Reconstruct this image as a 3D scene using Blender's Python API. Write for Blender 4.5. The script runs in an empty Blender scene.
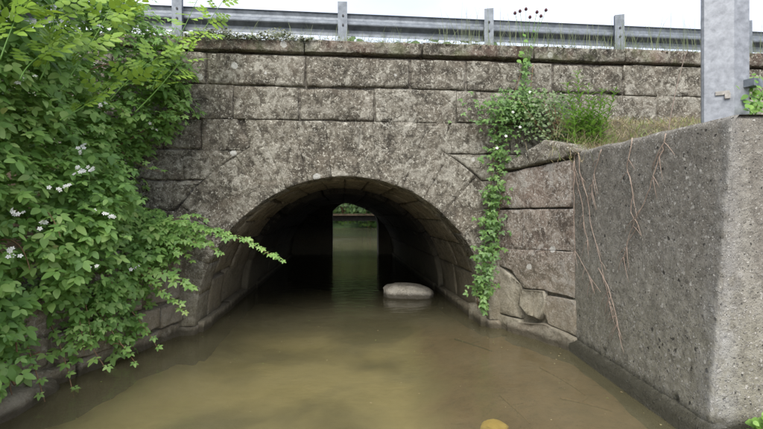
import bpy, bmesh, math, random
import numpy as np
from mathutils import Vector, Matrix, noise as mnoise
from mathutils.geometry import delaunay_2d_cdt

rng = random.Random(7)
nrg = np.random.default_rng(11)
R_ = math.radians
scene = bpy.context.scene
col = scene.collection

# ------------------------------------------------------------------ camera
F = 450.0; CW = 763.0; U0 = 381.5; V0 = 214.5; HC = 1.40
cd = bpy.data.cameras.new('camera'); cam = bpy.data.objects.new('camera', cd); col.objects.link(cam)
cam.location = (0, 0, HC); cam.rotation_euler = (R_(90), 0, 0)
cd.sensor_width = 36.0; cd.lens = 36.0 * F / CW; cd.clip_start = 0.05; cd.clip_end = 1500
scene.camera = cam

# ------------------------------------------------------------------ world, sun, exposure
SUN_EL, SUN_ROT = R_(48), R_(187)
w = bpy.data.worlds.new('World'); scene.world = w; w.use_nodes = True
nt = w.node_tree; N = nt.nodes; L = nt.links
for n in list(N): N.remove(n)
sky = N.new('ShaderNodeTexSky'); sky.sky_type = 'NISHITA'; sky.sun_disc = False
sky.sun_elevation = SUN_EL; sky.sun_rotation = SUN_ROT; sky.dust_density = 2.0; sky.air_density = 1.0
tc = N.new('ShaderNodeTexCoord'); mp = N.new('ShaderNodeMapping'); mp.inputs['Scale'].default_value = (2.2, 2.2, 5.0)
nz = N.new('ShaderNodeTexNoise'); nz.inputs['Scale'].default_value = 1.3; nz.inputs['Detail'].default_value = 7
rp = N.new('ShaderNodeValToRGB'); rp.color_ramp.elements[0].position = .30; rp.color_ramp.elements[1].position = .62
rp.color_ramp.elements[0].color = (.62, .62, .62, 1); rp.color_ramp.elements[1].color = (1, 1, 1, 1)
mx = N.new('ShaderNodeMix'); mx.data_type = 'RGBA'
mx.inputs[7].default_value = (3.5, 3.65, 4.15, 1)
bg = N.new('ShaderNodeBackground'); bg.inputs['Strength'].default_value = 0.10
ow = N.new('ShaderNodeOutputWorld')
L.new(tc.outputs['Generated'], mp.inputs['Vector']); L.new(mp.outputs[0], nz.inputs['Vector'])
L.new(nz.outputs[0], rp.inputs[0]); L.new(rp.outputs[0], mx.inputs[0])
L.new(sky.outputs[0], mx.inputs[6]); L.new(mx.outputs[2], bg.inputs['Color']); L.new(bg.outputs[0], ow.inputs['Surface'])

sd = bpy.data.lights.new('sun', 'SUN'); sd.energy = 1.5; sd.angle = R_(40); sd.color = (1, .96, .9)
sun = bpy.data.objects.new('sun', sd); col.objects.link(sun)
# direction towards the sun: behind the camera, high
az = R_(187)
to_sun = Vector((math.sin(az) * math.cos(SUN_EL), math.cos(az) * math.cos(SUN_EL), math.sin(SUN_EL)))
sun.rotation_euler = to_sun.to_track_quat('Z', 'Y').to_euler()
sun.location = (0, -5, 20)

vs = scene.view_settings
vs.view_transform = 'Standard'; vs.look = 'None'; vs.exposure = 1.80; vs.gamma = 1.0; vs.use_curve_mapping = False
scene.cycles.max_bounces = 8; scene.cycles.transparent_max_bounces = 12
scene.cycles.diffuse_bounces = 3

# ------------------------------------------------------------------ helpers
def tag(o, label=None, cat=None, group=None, kind=None):
    if label: o['label'] = label
    if cat: o['category'] = cat
    if group: o['group'] = group
    if kind: o['kind'] = kind
    return o

def empty(name, loc=(0, 0, 0), rz=0):
    o = bpy.data.objects.new(name, None); col.objects.link(o)
    o.location = loc; o.rotation_euler = (0, 0, rz); o.empty_display_size = .1
    return o

def mesh_obj(name, verts, faces, mat, parent=None, smooth=True):
    me = bpy.data.meshes.new(name)
    me.from_pydata([tuple(v) for v in verts], [], faces)
    me.materials.append(mat)
    if smooth: me.polygons.foreach_set('use_smooth', [True] * len(me.polygons))
    me.update()
    o = bpy.data.objects.new(name, me); col.objects.link(o)
    if parent: o.parent = parent
    return o

def link_mesh(name, me, parent=None):
    o = bpy.data.objects.new(name, me); col.objects.link(o)
    if parent: o.parent = parent
    return o

class MB:
    def __init__(s): s.v = []; s.f = []
    def add(s, v, f):
        k = len(s.v); s.v += [tuple(p) for p in v]; s.f += [tuple(i + k for i in q) for q in f]
    def box(s, c, d, rz=0):
        ca, sa = math.cos(rz), math.sin(rz); vv = []
        for z in (-1, 1):
            for y in (-1, 1):
                for x in (-1, 1):
                    a, b = x * d[0] / 2, y * d[1] / 2
                    vv.append((c[0] + a * ca - b * sa, c[1] + a * sa + b * ca, c[2] + z * d[2] / 2))
        s.add(vv, [(0, 2, 3, 1), (4, 5, 7, 6), (0, 1, 5, 4), (2, 6, 7, 3), (0, 4, 6, 2), (1, 3, 7, 5)])
    def tube(s, pts, rad, n=5, cap=True):
        pts = [Vector(p) for p in pts]; m = len(pts)
        if not hasattr(rad, '__len__'): rad = [rad] * m
        vv = []; up = Vector((0.3, 0.2, 1)).normalized()
        for i, p in enumerate(pts):
            t = (pts[min(i + 1, m - 1)] - pts[max(i - 1, 0)])
            t = t.normalized() if t.length > 1e-9 else Vector((0, 0, 1))
            a = t.cross(up)
            if a.length < 1e-3: a = t.cross(Vector((1, 0, 0)))
            a.normalize(); b = t.cross(a)
            for j in range(n):
                q = 2 * math.pi * j / n
                vv.append(p + (a * math.cos(q) + b * math.sin(q)) * rad[i])
        ff = [(i * n + j, i * n + (j + 1) % n, (i + 1) * n + (j + 1) % n, (i + 1) * n + j) for i in range(m - 1) for j in range(n)]
        if cap: ff += [tuple(range(n))[::-1], tuple((m - 1) * n + j for j in range(n))]
        s.add(vv, ff)
    def lathe(s, c, prof, n=8):
        vv = [(c[0] + r * math.cos(2 * math.pi * j / n), c[1] + r * math.sin(2 * math.pi * j / n), c[2] + z) for r, z in prof for j in range(n)]
        m = len(prof)
        s.add(vv, [(i * n + j, i * n + (j + 1) % n, (i + 1) * n + (j + 1) % n, (i + 1) * n + j) for i in range(m - 1) for j in range(n)])
    def build(s, name, mat, parent=None, smooth=False): return mesh_obj(name, s.v, s.f, mat, parent, smooth)

def at(u, v, Y):
    return Vector(((u - U0) / F * Y, Y, HC + (V0 - v) / F * Y))

def bez(p0, p1, p2, n=14):
    return [p0 * (1 - t) ** 2 + p1 * 2 * t * (1 - t) + p2 * t * t for t in [i / n for i in range(n + 1)]]

def fbm(x, y, z=0., o=4):
    return mnoise.fractal(Vector((x, y, z)), 1.0, 2.0, o)

# ------------------------------------------------------------------ materials
def new_mat(name):
    m = bpy.data.materials.new(name); m.use_nodes = True
    t = m.node_tree
    for n in list(t.nodes): t.nodes.remove(n)
    return m, t.nodes, t.links

def nd(N, typ, **kw):
    n = N.new(typ)
    for k, v in kw.items():
        if k in n.inputs: n.inputs[k].default_value = v
        else: setattr(n, k, v)
    return n

def ramp(N, L, src, stops, interp='LINEAR'):
    r = N.new('ShaderNodeValToRGB'); e = r.color_ramp; e.interpolation = interp
    while len(e.elements) < len(stops): e.elements.new(.5)
    for i, (p, c) in enumerate(stops):
        e.elements[i].position = p
        e.elements[i].color = (c, c, c, 1) if not hasattr(c, '__len__') else (*c, 1)
    L.new(src, r.inputs[0]); return r.outputs[0]

def mixc(N, L, fac, a, b, mode='MIX'):
    m = N.new('ShaderNodeMix'); m.data_type = 'RGBA'; m.blend_type = mode
    for s, i in ((fac, 0), (a, 6), (b, 7)):
        if hasattr(s, 'is_output'): L.new(s, m.inputs[i])
        elif i == 0: m.inputs[0].default_value = s
        else: m.inputs[i].default_value = (*s, 1)
    return m.outputs[2]

def math_(N, L, op, a, b=None, clamp=False):
    m = N.new('ShaderNodeMath'); m.operation = op; m.use_clamp = clamp
    for s, i in ((a, 0), (b, 1)):
        if s is None: continue
        if hasattr(s, 'is_output'): L.new(s, m.inputs[i])
        else: m.inputs[i].default_value = s
    return m.outputs[0]

def noise(N, L, co, scale, detail=6, rough=.6, dist=0.):
    n = nd(N, 'ShaderNodeTexNoise', Scale=scale, Detail=detail, Roughness=rough, Distortion=dist)
    L.new(co, n.inputs['Vector']); return n.outputs[0]

def finish(m, N, L, colr, rough=.9, bump=None, bstr=.5, bdist=.01, spec=.3):
    b = nd(N, 'ShaderNodeBsdfPrincipled'); o = N.new('ShaderNodeOutputMaterial')
    if hasattr(colr, 'is_output'): L.new(colr, b.inputs['Base Color'])
    else: b.inputs['Base Color'].default_value = (*colr, 1)
    if hasattr(rough, 'is_output'): L.new(rough, b.inputs['Roughness'])
    else: b.inputs['Roughness'].default_value = rough
    b.inputs['Specular IOR Level'].default_value = spec
    if bump is not None:
        bp = nd(N, 'ShaderNodeBump', Strength=bstr, Distance=bdist); L.new(bump, bp.inputs['Height']); L.new(bp.outputs[0], b.inputs['Normal'])
    L.new(b.outputs[0], o.inputs['Surface']); return b

def stone_mat(name, dark, mid, lichen, lichen_lo=.50, lichen_hi=.60, white=.5, tint=(.19, .125, .10), damp=True, world_coord=False, moss=.0):
    m, N, L = new_mat(name)
    tcn = N.new('ShaderNodeTexCoord'); oi = N.new('ShaderNodeObjectInfo')
    co = tcn.outputs['Object']
    if world_coord: co = N.new('ShaderNodeNewGeometry').outputs['Position']
    big = noise(N, L, co, 1.3, 5, .6, .3)
    medn = noise(N, L, co, 6.5, 10, .70, .9)
    fine = noise(N, L, co, 48., 7, .72)
    crust = noise(N, L, co, 17.0, 12, .74, .5)
    t = math_(N, L, 'ADD', math_(N, L, 'MULTIPLY', medn, .62), math_(N, L, 'MULTIPLY', crust, .38))
    t = math_(N, L, 'ADD', t, math_(N, L, 'MULTIPLY', math_(N, L, 'SUBTRACT', big, .5), .30))
    t = math_(N, L, 'ADD', t, math_(N, L, 'MULTIPLY', math_(N, L, 'SUBTRACT', fine, .5), .18))
    c = ramp(N, L, t, [(.36, tuple(x * .6 for x in dark)), (.44, dark), (.515, mid), (lichen_lo + .06, tuple((a + b) / 2 for a, b in zip(mid, lichen))), (lichen_hi + .06, lichen)])
    lm = ramp(N, L, t, [(lichen_lo + .04, 0.), (lichen_hi + .04, 1.)])
    # thin pale crusts with hard ragged edges
    pc_ = noise(N, L, co, 5.0, 13, .70, 1.4)
    pc_ = math_(N, L, 'ADD', pc_, math_(N, L, 'MULTIPLY', math_(N, L, 'SUBTRACT', big, .5), .25))
    pm_ = ramp(N, L, pc_, [(lichen_lo + .02, 0.), (lichen_lo + .045, 1.)])
    c = mixc(N, L, math_(N, L, 'MULTIPLY', pm_, .62), c, mixc(N, L, fine, tuple(x * .45 for x in lichen), tuple(min(1, x * 1.25) for x in lichen)))
    tn = noise(N, L, co, 2.1, 6, .6, .5)
    c = mixc(N, L, math_(N, L, 'MULTIPLY', ramp(N, L, tn, [(.50, 0.), (.66, 1.)]), .55), c, mixc(N, L, crust, tuple(x * .6 for x in tint), tuple(x * 1.5 for x in tint)))
    c = mixc(N, L, math_(N, L, 'MULTIPLY', oi.outputs['Random'], .14), c, tint)
    c = mixc(N, L, ramp(N, L, fine, [(.33, .8), (.43, 0.)]), c, tuple(x * .35 for x in dark))
    # small pale speckles
    sp = noise(N, L, co, 34., 5, .65, 1.2)
    c = mixc(N, L, math_(N, L, 'MULTIPLY', ramp(N, L, sp, [(.57, 0.), (.61, 1.)]), .75), c, tuple(min(1, x * 1.12) for x in lichen))
    # round white spots
    vo = nd(N, 'ShaderNodeTexVoronoi', Scale=5.2); L.new(co, vo.inputs['Vector'])
    sepc = N.new('ShaderNodeSeparateColor'); L.new(vo.outputs['Color'], sepc.inputs[0])
    dd = math_(N, L, 'ADD', vo.outputs['Distance'], math_(N, L, 'MULTIPLY', math_(N, L, 'SUBTRACT', crust, .5), .42))
    rad = math_(N, L, 'MULTIPLY', ramp(N, L, sepc.outputs[0], [(1 - .34 * white, 0.), (1., 1.)]), .24)
    wm = math_(N, L, 'GREATER_THAN', rad, dd)
    c = mixc(N, L, math_(N, L, 'MULTIPLY', wm, .7), c, mixc(N, L, fine, (.40, .40, .37), (.66, .66, .63)))
    if moss:
        mo = noise(N, L, co, 2.6, 8, .7)
        c = mixc(N, L, math_(N, L, 'MULTIPLY', ramp(N, L, mo, [(.52, 0.), (.62, 1.)]), moss), c, (.10, .115, .05))
    if damp:
        geo = N.new('ShaderNodeNewGeometry'); sx = N.new('ShaderNodeSeparateXYZ'); L.new(geo.outputs['Position'], sx.inputs[0])
        zz = math_(N, L, 'ADD', sx.outputs['Z'], math_(N, L, 'MULTIPLY', math_(N, L, 'SUBTRACT', medn, .5), .5))
        if damp == 2: zz = math_(N, L, 'ADD', zz, 5.)
        # silt film left by high water, ragged edge
        c = mixc(N, L, math_(N, L, 'MULTIPLY', ramp(N, L, zz, [(.30, 1.), (1.0, 0.)]), .6), c, mixc(N, L, fine, (.15, .13, .085), (.31, .28, .20)))
        # wet algae line
        zz2 = math_(N, L, 'ADD', sx.outputs['Z'], math_(N, L, 'MULTIPLY', math_(N, L, 'SUBTRACT', medn, .5), .12))
        c = mixc(N, L, math_(N, L, 'MULTIPLY', ramp(N, L, zz2, [(.05, 1.), (.10, 0.)]), .8), c, (.045, .038, .024))
    h = math_(N, L, 'ADD', math_(N, L, 'MULTIPLY', fine, .5), math_(N, L, 'MULTIPLY', medn, 1.0))
    h = math_(N, L, 'ADD', h, math_(N, L, 'MULTIPLY', lm, .12))
    finish(m, N, L, c, .92, h, .9, .03, .2)
    return m

M = {}
M['stone'] = stone_mat('weathered_stone', (.060, .054, .043), (.152, .139, .111), (.44, .425, .365), .54, .625, .6, (.145, .122, .094))
M['coping'] = stone_mat('coping_stone', (.058, .054, .043), (.148, .138, .11), (.36, .35, .295), .53, .62, .5, moss=.45)
M['wing'] = stone_mat('wing_stone', (.10, .083, .068), (.235, .20, .165), (.48, .46, .42), .545, .63, .35, (.24, .18, .145))
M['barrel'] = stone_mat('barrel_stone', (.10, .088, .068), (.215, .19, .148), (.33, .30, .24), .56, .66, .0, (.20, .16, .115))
M['shade_dark'] = stone_mat('shade_darkened_stone', (.012, .011, .010), (.034, .031, .027), (.06, .056, .048), .57, .68, .0, (.03, .026, .02))  # near-black copy of the stone: deep tunnel shade put into the colour
M['pale'] = stone_mat('pale_broken_stone', (.20, .185, .15), (.36, .34, .28), (.45, .43, .37), .5, .6, .0, (.36, .31, .24))
M['mortar'] = stone_mat('old_mortar', (.045, .040, .034), (.10, .09, .075), (.28, .26, .22), .52, .60, .0, (.08, .07, .055))

def concrete_mat():
    m, N, L = new_mat('pebbly_concrete')
    geo = N.new('ShaderNodeNewGeometry'); co = geo.outputs['Position']
    sx = N.new('ShaderNodeSeparateXYZ'); L.new(co, sx.inputs[0])
    mpv = nd(N, 'ShaderNodeMapping'); mpv.inputs['Scale'].default_value = (1, 1, .10); L.new(co, mpv.inputs['Vector'])
    streak = noise(N, L, mpv.outputs[0], 6.5, 7, .6)
    streak2 = noise(N, L, mpv.outputs[0], 2.3, 4, .6)
    fine = noise(N, L, co, 55, 6, .7); medn = noise(N, L, co, 9, 8, .65)
    grey = mixc(N, L, medn, (.21, .20, .172), (.38, .36, .31))
    darkc = mixc(N, L, fine, (.10, .090, .075), (.29, .268, .228))
    # water stain hanging from the top, ragged downward
    zz = math_(N, L, 'ADD', sx.outputs['Z'], math_(N, L, 'MULTIPLY', math_(N, L, 'SUBTRACT', streak, .5), 2.6))
    zz = math_(N, L, 'ADD', zz, math_(N, L, 'MULTIPLY', math_(N, L, 'SUBTRACT', streak2, .5), 1.4))
    st = ramp(N, L, math_(N, L, 'MULTIPLY', zz, .5), [(.36, 0.), (.66, 1.)])
    c = mixc(N, L, math_(N, L, 'MULTIPLY', st, .75), grey, darkc)
    # silt / algae olive near water
    zl = math_(N, L, 'ADD', sx.outputs['Z'], math_(N, L, 'MULTIPLY', math_(N, L, 'SUBTRACT', medn, .5), .8))
    c = mixc(N, L, math_(N, L, 'MULTIPLY', ramp(N, L, math_(N, L, 'MULTIPLY', zl, .5), [(.22, 1.), (.55, 0.)]), .70), c, mixc(N, L, fine, (.17, .16, .115), (.33, .315, .24)))
    mot = noise(N, L, co, 16, 10, .75, .4)
    c = mixc(N, L, ramp(N, L, mot, [(.40, .42), (.52, 0.)]), c, (.075, .068, .057))
    c = mixc(N, L, ramp(N, L, mot, [(.53, 0.), (.66, .5)]), c, (.40, .385, .34))
    # exposed pebbles, two sizes, edges broken by noise
    pm = None; pit = None
    for sc_, keep, amp in ((60., .25, .85), (30., .60, .7), (110., .25, .75)):
        wco = N.new('ShaderNodeVectorMath'); wco.operation = 'MULTIPLY_ADD'
        nv = nd(N, 'ShaderNodeTexNoise', Scale=sc_ * 1.2, Detail=3); L.new(co, nv.inputs['Vector'])
        L.new(nv.outputs['Color'], wco.inputs[0]); wco.inputs[1].default_value = (.95 / sc_,) * 3; L.new(co, wco.inputs[2])
        vo = nd(N, 'ShaderNodeTexVoronoi', Scale=sc_, Randomness=1.); L.new(wco.outputs[0], vo.inputs['Vector'])
        sc = N.new('ShaderNodeSeparateColor'); L.new(vo.outputs['Color'], sc.inputs[0])
        rr = math_(N, L, 'MULTIPLY', sc.outputs[0], .55)
        edge = math_(N, L, 'MULTIPLY', math_(N, L, 'SUBTRACT', rr, vo.outputs['Distance']), 9., True)
        sel = math_(N, L, 'GREATER_THAN', sc.outputs[1], keep)
        p_ = math_(N, L, 'MULTIPLY', edge, sel)
        pc = mixc(N, L, sc.outputs[2], (.09, .085, .072), (.56, .54, .49))
        c = mixc(N, L, math_(N, L, 'MULTIPLY', p_, amp), c, pc)
        pt = math_(N, L, 'MULTIPLY', edge, math_(N, L, 'LESS_THAN', sc.outputs[1], .055))
        c = mixc(N, L, math_(N, L, 'MULTIPLY', pt, .8), c, (.018, .018, .017))
        pm = p_ if pm is None else math_(N, L, 'MAXIMUM', pm, p_)
        pit = pt if pit is None else math_(N, L, 'MAXIMUM', pit, pt)
    # limewash-like efflorescence streaks by the arris (y near 2.72..2.9)
    ey = math_(N, L, 'ADD', sx.outputs['Y'], math_(N, L, 'MULTIPLY', math_(N, L, 'SUBTRACT', streak, .5), .28))
    em = ramp(N, L, math_(N, L, 'SUBTRACT', ey, 2.3), [(.40, 1.), (.60, 0.)])
    em = math_(N, L, 'MULTIPLY', em, ramp(N, L, math_(N, L, 'SUBTRACT', math_(N, L, 'ADD', sx.outputs['X'], math_(N, L, 'MULTIPLY', math_(N, L, 'SUBTRACT', medn, .5), .15)), 1.9), [(.20, 1.), (.31, 0.)]))
    c = mixc(N, L, math_(N, L, 'MULTIPLY', math_(N, L, 'MULTIPLY', em, ramp(N, L, medn, [(.38, .1), (.6, 1.)])), .6), c, mixc(N, L, fine, (.26, .26, .26), (.52, .53, .53)))
    # wet foot
    zz2 = math_(N, L, 'ADD', sx.outputs['Z'], math_(N, L, 'MULTIPLY', math_(N, L, 'SUBTRACT', medn, .5), .08))
    c = mixc(N, L, math_(N, L, 'MULTIPLY', ramp(N, L, zz2, [(.12, 1.), (.19, 0.)]), .88), c, (.035, .033, .020))
    h = math_(N, L, 'ADD', math_(N, L, 'MULTIPLY', pm, .5), math_(N, L, 'MULTIPLY', fine, .8))
    h = math_(N, L, 'SUBTRACT', h, pit)
    h = math_(N, L, 'ADD', h, math_(N, L, 'MULTIPLY', mot, 1.6))
    finish(m, N, L, c, .9, h, .9, .014, .25)
    return m
M['concrete'] = concrete_mat()

def simple(name, a, b, scale=6, rough=.85, bstr=.4, bdist=.01, metal=0., spec=.3, wc=False, detail=7):
    m, N, L = new_mat(name)
    co = N.new('ShaderNodeNewGeometry').outputs['Position'] if wc else N.new('ShaderNodeTexCoord').outputs['Object']
    n = noise(N, L, co, scale, detail, .65, .2)
    b_ = finish(m, N, L, mixc(N, L, ramp(N, L, n, [(.32, 0.), (.68, 1.)]), a, b), rough, n, bstr, bdist, spec)
    b_.inputs['Metallic'].default_value = metal
    return m
M['galv'] = simple('galvanised_steel', (.09, .105, .122), (.20, .222, .248), 9, .55, .08, .004, .35, .5, True)
M['galv_post'] = simple('galvanised_post', (.17, .182, .20), (.30, .318, .342), 22, .5, .06, .003, .3, .5, True)
M['dark'] = simple('dark_bolt', (.02, .02, .022), (.06, .06, .065), 20, .6, .1)
M['soil'] = simple('bank_soil', (.05, .038, .025), (.12, .09, .06), 5, .95, .8, .03, wc=True)
M['asphalt'] = simple('asphalt', (.04, .04, .042), (.07, .07, .072), 30, .9, .4, .005, wc=True)
M['rock'] = stone_mat('boulder', (.56, .51, .41), (.70, .65, .54), (.80, .76, .66), .55, .68, .0, (.48, .44, .37), damp=2)
M['slab'] = stone_mat('old_slab', (.10, .09, .078), (.24, .22, .19), (.36, .34, .30), .5, .6, .2, damp=True)
M['twig'] = simple('brown_cane', (.10, .055, .032), (.24, .15, .085), 30, .8, .3, .003)
M['vine'] = simple('dry_vine', (.20, .145, .115), (.40, .32, .26), 25, .85, .3, .003)
M['petal'] = simple('white_petal', (.70, .70, .66), (.82, .82, .80), 30, .7, .05, .001)
M['seedhead'] = simple('dark_seedhead', (.045, .018, .022), (.10, .04, .045), 40, .9, .3, .002)
M['submerged'] = simple('yellow_stone', (.62, .45, .12), (.80, .62, .22), 12, .8, .2, .01)
M['timber'] = simple('dark_timber', (.012, .012, .010), (.03, .028, .022), 8, .9, .4, .01)
M['far_grass'] = simple('far_grass', (.015, .03, .01), (.04, .07, .02), 3, .95, .6, .1, wc=True)
M['gravel'] = simple('pale_gravel', (.22, .21, .19), (.40, .38, .35), 25, .95, .4, .02)

def leaf_mat(name, stops, trans=.3, rough=.5, spec=.35, tcol=None):
    m, N, L = new_mat(name)
    geo = N.new('ShaderNodeNewGeometry'); oi = N.new('ShaderNodeObjectInfo')
    t = math_(N, L, 'FRACT', math_(N, L, 'ADD', geo.outputs['Random Per Island'], oi.outputs['Random']))
    pn = noise(N, L, geo.outputs['Position'], 2.6, 3, .5)
    t = math_(N, L, 'ADD', math_(N, L, 'MULTIPLY', t, .62), math_(N, L, 'MULTIPLY', ramp(N, L, pn, [(.36, 0.), (.64, 1.)]), .38))
    c = ramp(N, L, t, stops)
    co = N.new('ShaderNodeTexCoord').outputs['Object']
    nn = noise(N, L, co, 45, 3, .6)
    c = mixc(N, L, math_(N, L, 'MULTIPLY', nn, .35), c, stops[0][1])
    b = nd(N, 'ShaderNodeBsdfPrincipled', Roughness=rough); b.inputs['Specular IOR Level'].default_value = spec * 1.4
    L.new(c, b.inputs['Base Color'])
    tr = N.new('ShaderNodeBsdfTranslucent')
    L.new(mixc(N, L, .55, c, tcol or (.20, .34, .05)), tr.inputs['Color'])
    ms = N.new('ShaderNodeMixShader'); ms.inputs[0].default_value = trans
    o = N.new('ShaderNodeOutputMaterial')
    L.new(b.outputs[0], ms.inputs[1]); L.new(tr.outputs[0], ms.inputs[2]); L.new(ms.outputs[0], o.inputs['Surface'])
    return m
M['bramble'] = leaf_mat('bramble_leaf', [(0, (.085, .18, .045)), (.35, (.18, .345, .085)), (.7, (.29, .47, .13)), (.93, (.42, .57, .20)), (.985, (.36, .46, .13)), (1., (.42, .36, .12))], .42, tcol=(.36, .54, .09))
M['pinnate'] = leaf_mat('yellow_green_leaf', [(0, (.14, .25, .03)), (.5, (.22, .37, .04)), (1., (.32, .48, .06))], .35, tcol=(.30, .42, .04))
M['ivy'] = leaf_mat('creeper_leaf', [(0, (.05, .11, .03)), (.5, (.11, .22, .05)), (1., (.21, .34, .09))], .3)
M['greyleaf'] = leaf_mat('grey_green_leaf', [(0, (.07, .11, .045)), (.5, (.13, .19, .08)), (1., (.22, .28, .14))], .2)
M['weed'] = leaf_mat('weed_leaf', [(0, (.09, .20, .03)), (.5, (.16, .32, .05)), (1., (.26, .43, .08))], .35)
M['grass'] = leaf_mat('grass_blade', [(0, (.10, .13, .06)), (.5, (.17, .20, .09)), (1., (.27, .28, .15))], .3)
M['drygrass'] = leaf_mat('dry_grass', [(0, (.20, .15, .08)), (.35, (.34, .28, .16)), (.5, (.38, .34, .20)), (.6, (.16, .22, .06)), (1., (.20, .32, .07))], .25, tcol=(.35, .30, .12))
M['ledge_soil'] = simple('ledge_soil', (.05, .042, .028), (.14, .12, .075), 7, .95, .8, .03, wc=True)
M['far_leaf'] = leaf_mat('far_leaf', [(0, (.025, .06, .012)), (.5, (.06, .12, .022)), (1., (.15, .24, .05))], .3, tcol=(.09, .16, .03))
M['moss'] = leaf_mat('moss_leaf', [(0, (.10, .11, .06)), (.5, (.16, .17, .10)), (1., (.24, .25, .16))], .1)

def water_mat():
    m, N, L = new_mat('murky_water')
    co = N.new('ShaderNodeNewGeometry').outputs['Position']
    mpv = nd(N, 'ShaderNodeMapping'); mpv.inputs['Scale'].default_value = (1.0, 1.6, 1); L.new(co, mpv.inputs['Vector'])
    n1 = noise(N, L, mpv.outputs[0], 3.2, 4, .55, .4); n2 = noise(N, L, mpv.outputs[0], 14., 3, .5)
    h = math_(N, L, 'ADD', n1, math_(N, L, 'MULTIPLY', n2, .25))
    sy = N.new('ShaderNodeSeparateXYZ'); L.new(co, sy.inputs[0])
    mpw = nd(N, 'ShaderNodeMapping'); mpw.inputs['Scale'].default_value = (.8, 2.2, 1); L.new(co, mpw.inputs['Vector'])
    n3 = noise(N, L, mpw.outputs[0], 3.4, 3, .5, .3)
    riff = ramp(N, L, math_(N, L, 'MULTIPLY', sy.outputs['Y'], .05), [(.36, 0.), (.55, 1.)])
    h = math_(N, L, 'ADD', h, math_(N, L, 'MULTIPLY', math_(N, L, 'MULTIPLY', n3, riff), 10.))
    bp = nd(N, 'ShaderNodeBump', Strength=.26, Distance=.03); L.new(h, bp.inputs['Height'])
    fr = nd(N, 'ShaderNodeFresnel', IOR=1.33); L.new(bp.outputs[0], fr.inputs['Normal'])
    gl = nd(N, 'ShaderNodeBsdfGlossy', Roughness=.035); L.new(bp.outputs[0], gl.inputs['Normal'])
    tr = N.new('ShaderNodeBsdfTransparent'); tr.inputs['Color'].default_value = (.80, .76, .60, 1)
    df = N.new('ShaderNodeBsdfDiffuse')
    cl = noise(N, L, co, 1.0, 3, .5, .2)
    L.new(mixc(N, L, ramp(N, L, cl, [(.4, 0.), (.65, 1.)]), (.205, .188, .108), (.27, .248, .146)), df.inputs['Color'])
    mk = N.new('ShaderNodeMixShader'); mk.inputs[0].default_value = .27
    L.new(tr.outputs[0], mk.inputs[1]); L.new(df.outputs[0], mk.inputs[2])
    ms = N.new('ShaderNodeMixShader'); L.new(fr.outputs[0], ms.inputs[0]); L.new(mk.outputs[0], ms.inputs[1]); L.new(gl.outputs[0], ms.inputs[2])
    o = N.new('ShaderNodeOutputMaterial'); L.new(ms.outputs[0], o.inputs['Surface'])
    return m
M['water'] = water_mat()

def bed_mat():
    m, N, L = new_mat('stream_bed_silt')
    co = N.new('ShaderNodeNewGeometry').outputs['Position']
    sx = N.new('ShaderNodeSeparateXYZ'); L.new(co, sx.inputs[0])
    n1 = noise(N, L, co, .8, 3, .5, .2); n2 = noise(N, L, co, 7, 8, .65, .2); n3 = noise(N, L, co, 30, 6, .7)
    sand = mixc(N, L, n2, (.37, .335, .19), (.50, .455, .275))
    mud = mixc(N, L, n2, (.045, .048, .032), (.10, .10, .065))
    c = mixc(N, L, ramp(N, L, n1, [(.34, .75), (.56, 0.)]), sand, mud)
    # reddish silt and wood debris laid against the right hand wall
    rx = math_(N, L, 'ADD', sx.outputs['X'], math_(N, L, 'MULTIPLY', math_(N, L, 'SUBTRACT', n1, .5), 1.6))
    red = mixc(N, L, n2, (.075, .046, .033), (.30, .20, .14))
    red = mixc(N, L, math_(N, L, 'MULTIPLY', ramp(N, L, n3, [(.56, 0.), (.68, 1.)]), .5), red, (.03, .022, .016))
    c = mixc(N, L, ramp(N, L, math_(N, L, 'MULTIPLY', rx, .4), [(.12, 0.), (.27, 1.)]), c, red)
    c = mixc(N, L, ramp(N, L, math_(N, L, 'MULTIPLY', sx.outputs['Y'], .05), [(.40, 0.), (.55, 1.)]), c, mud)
    finish(m, N, L, c, .95, n2, .6, .03, .1)
    return m
M['bed'] = bed_mat()

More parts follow.
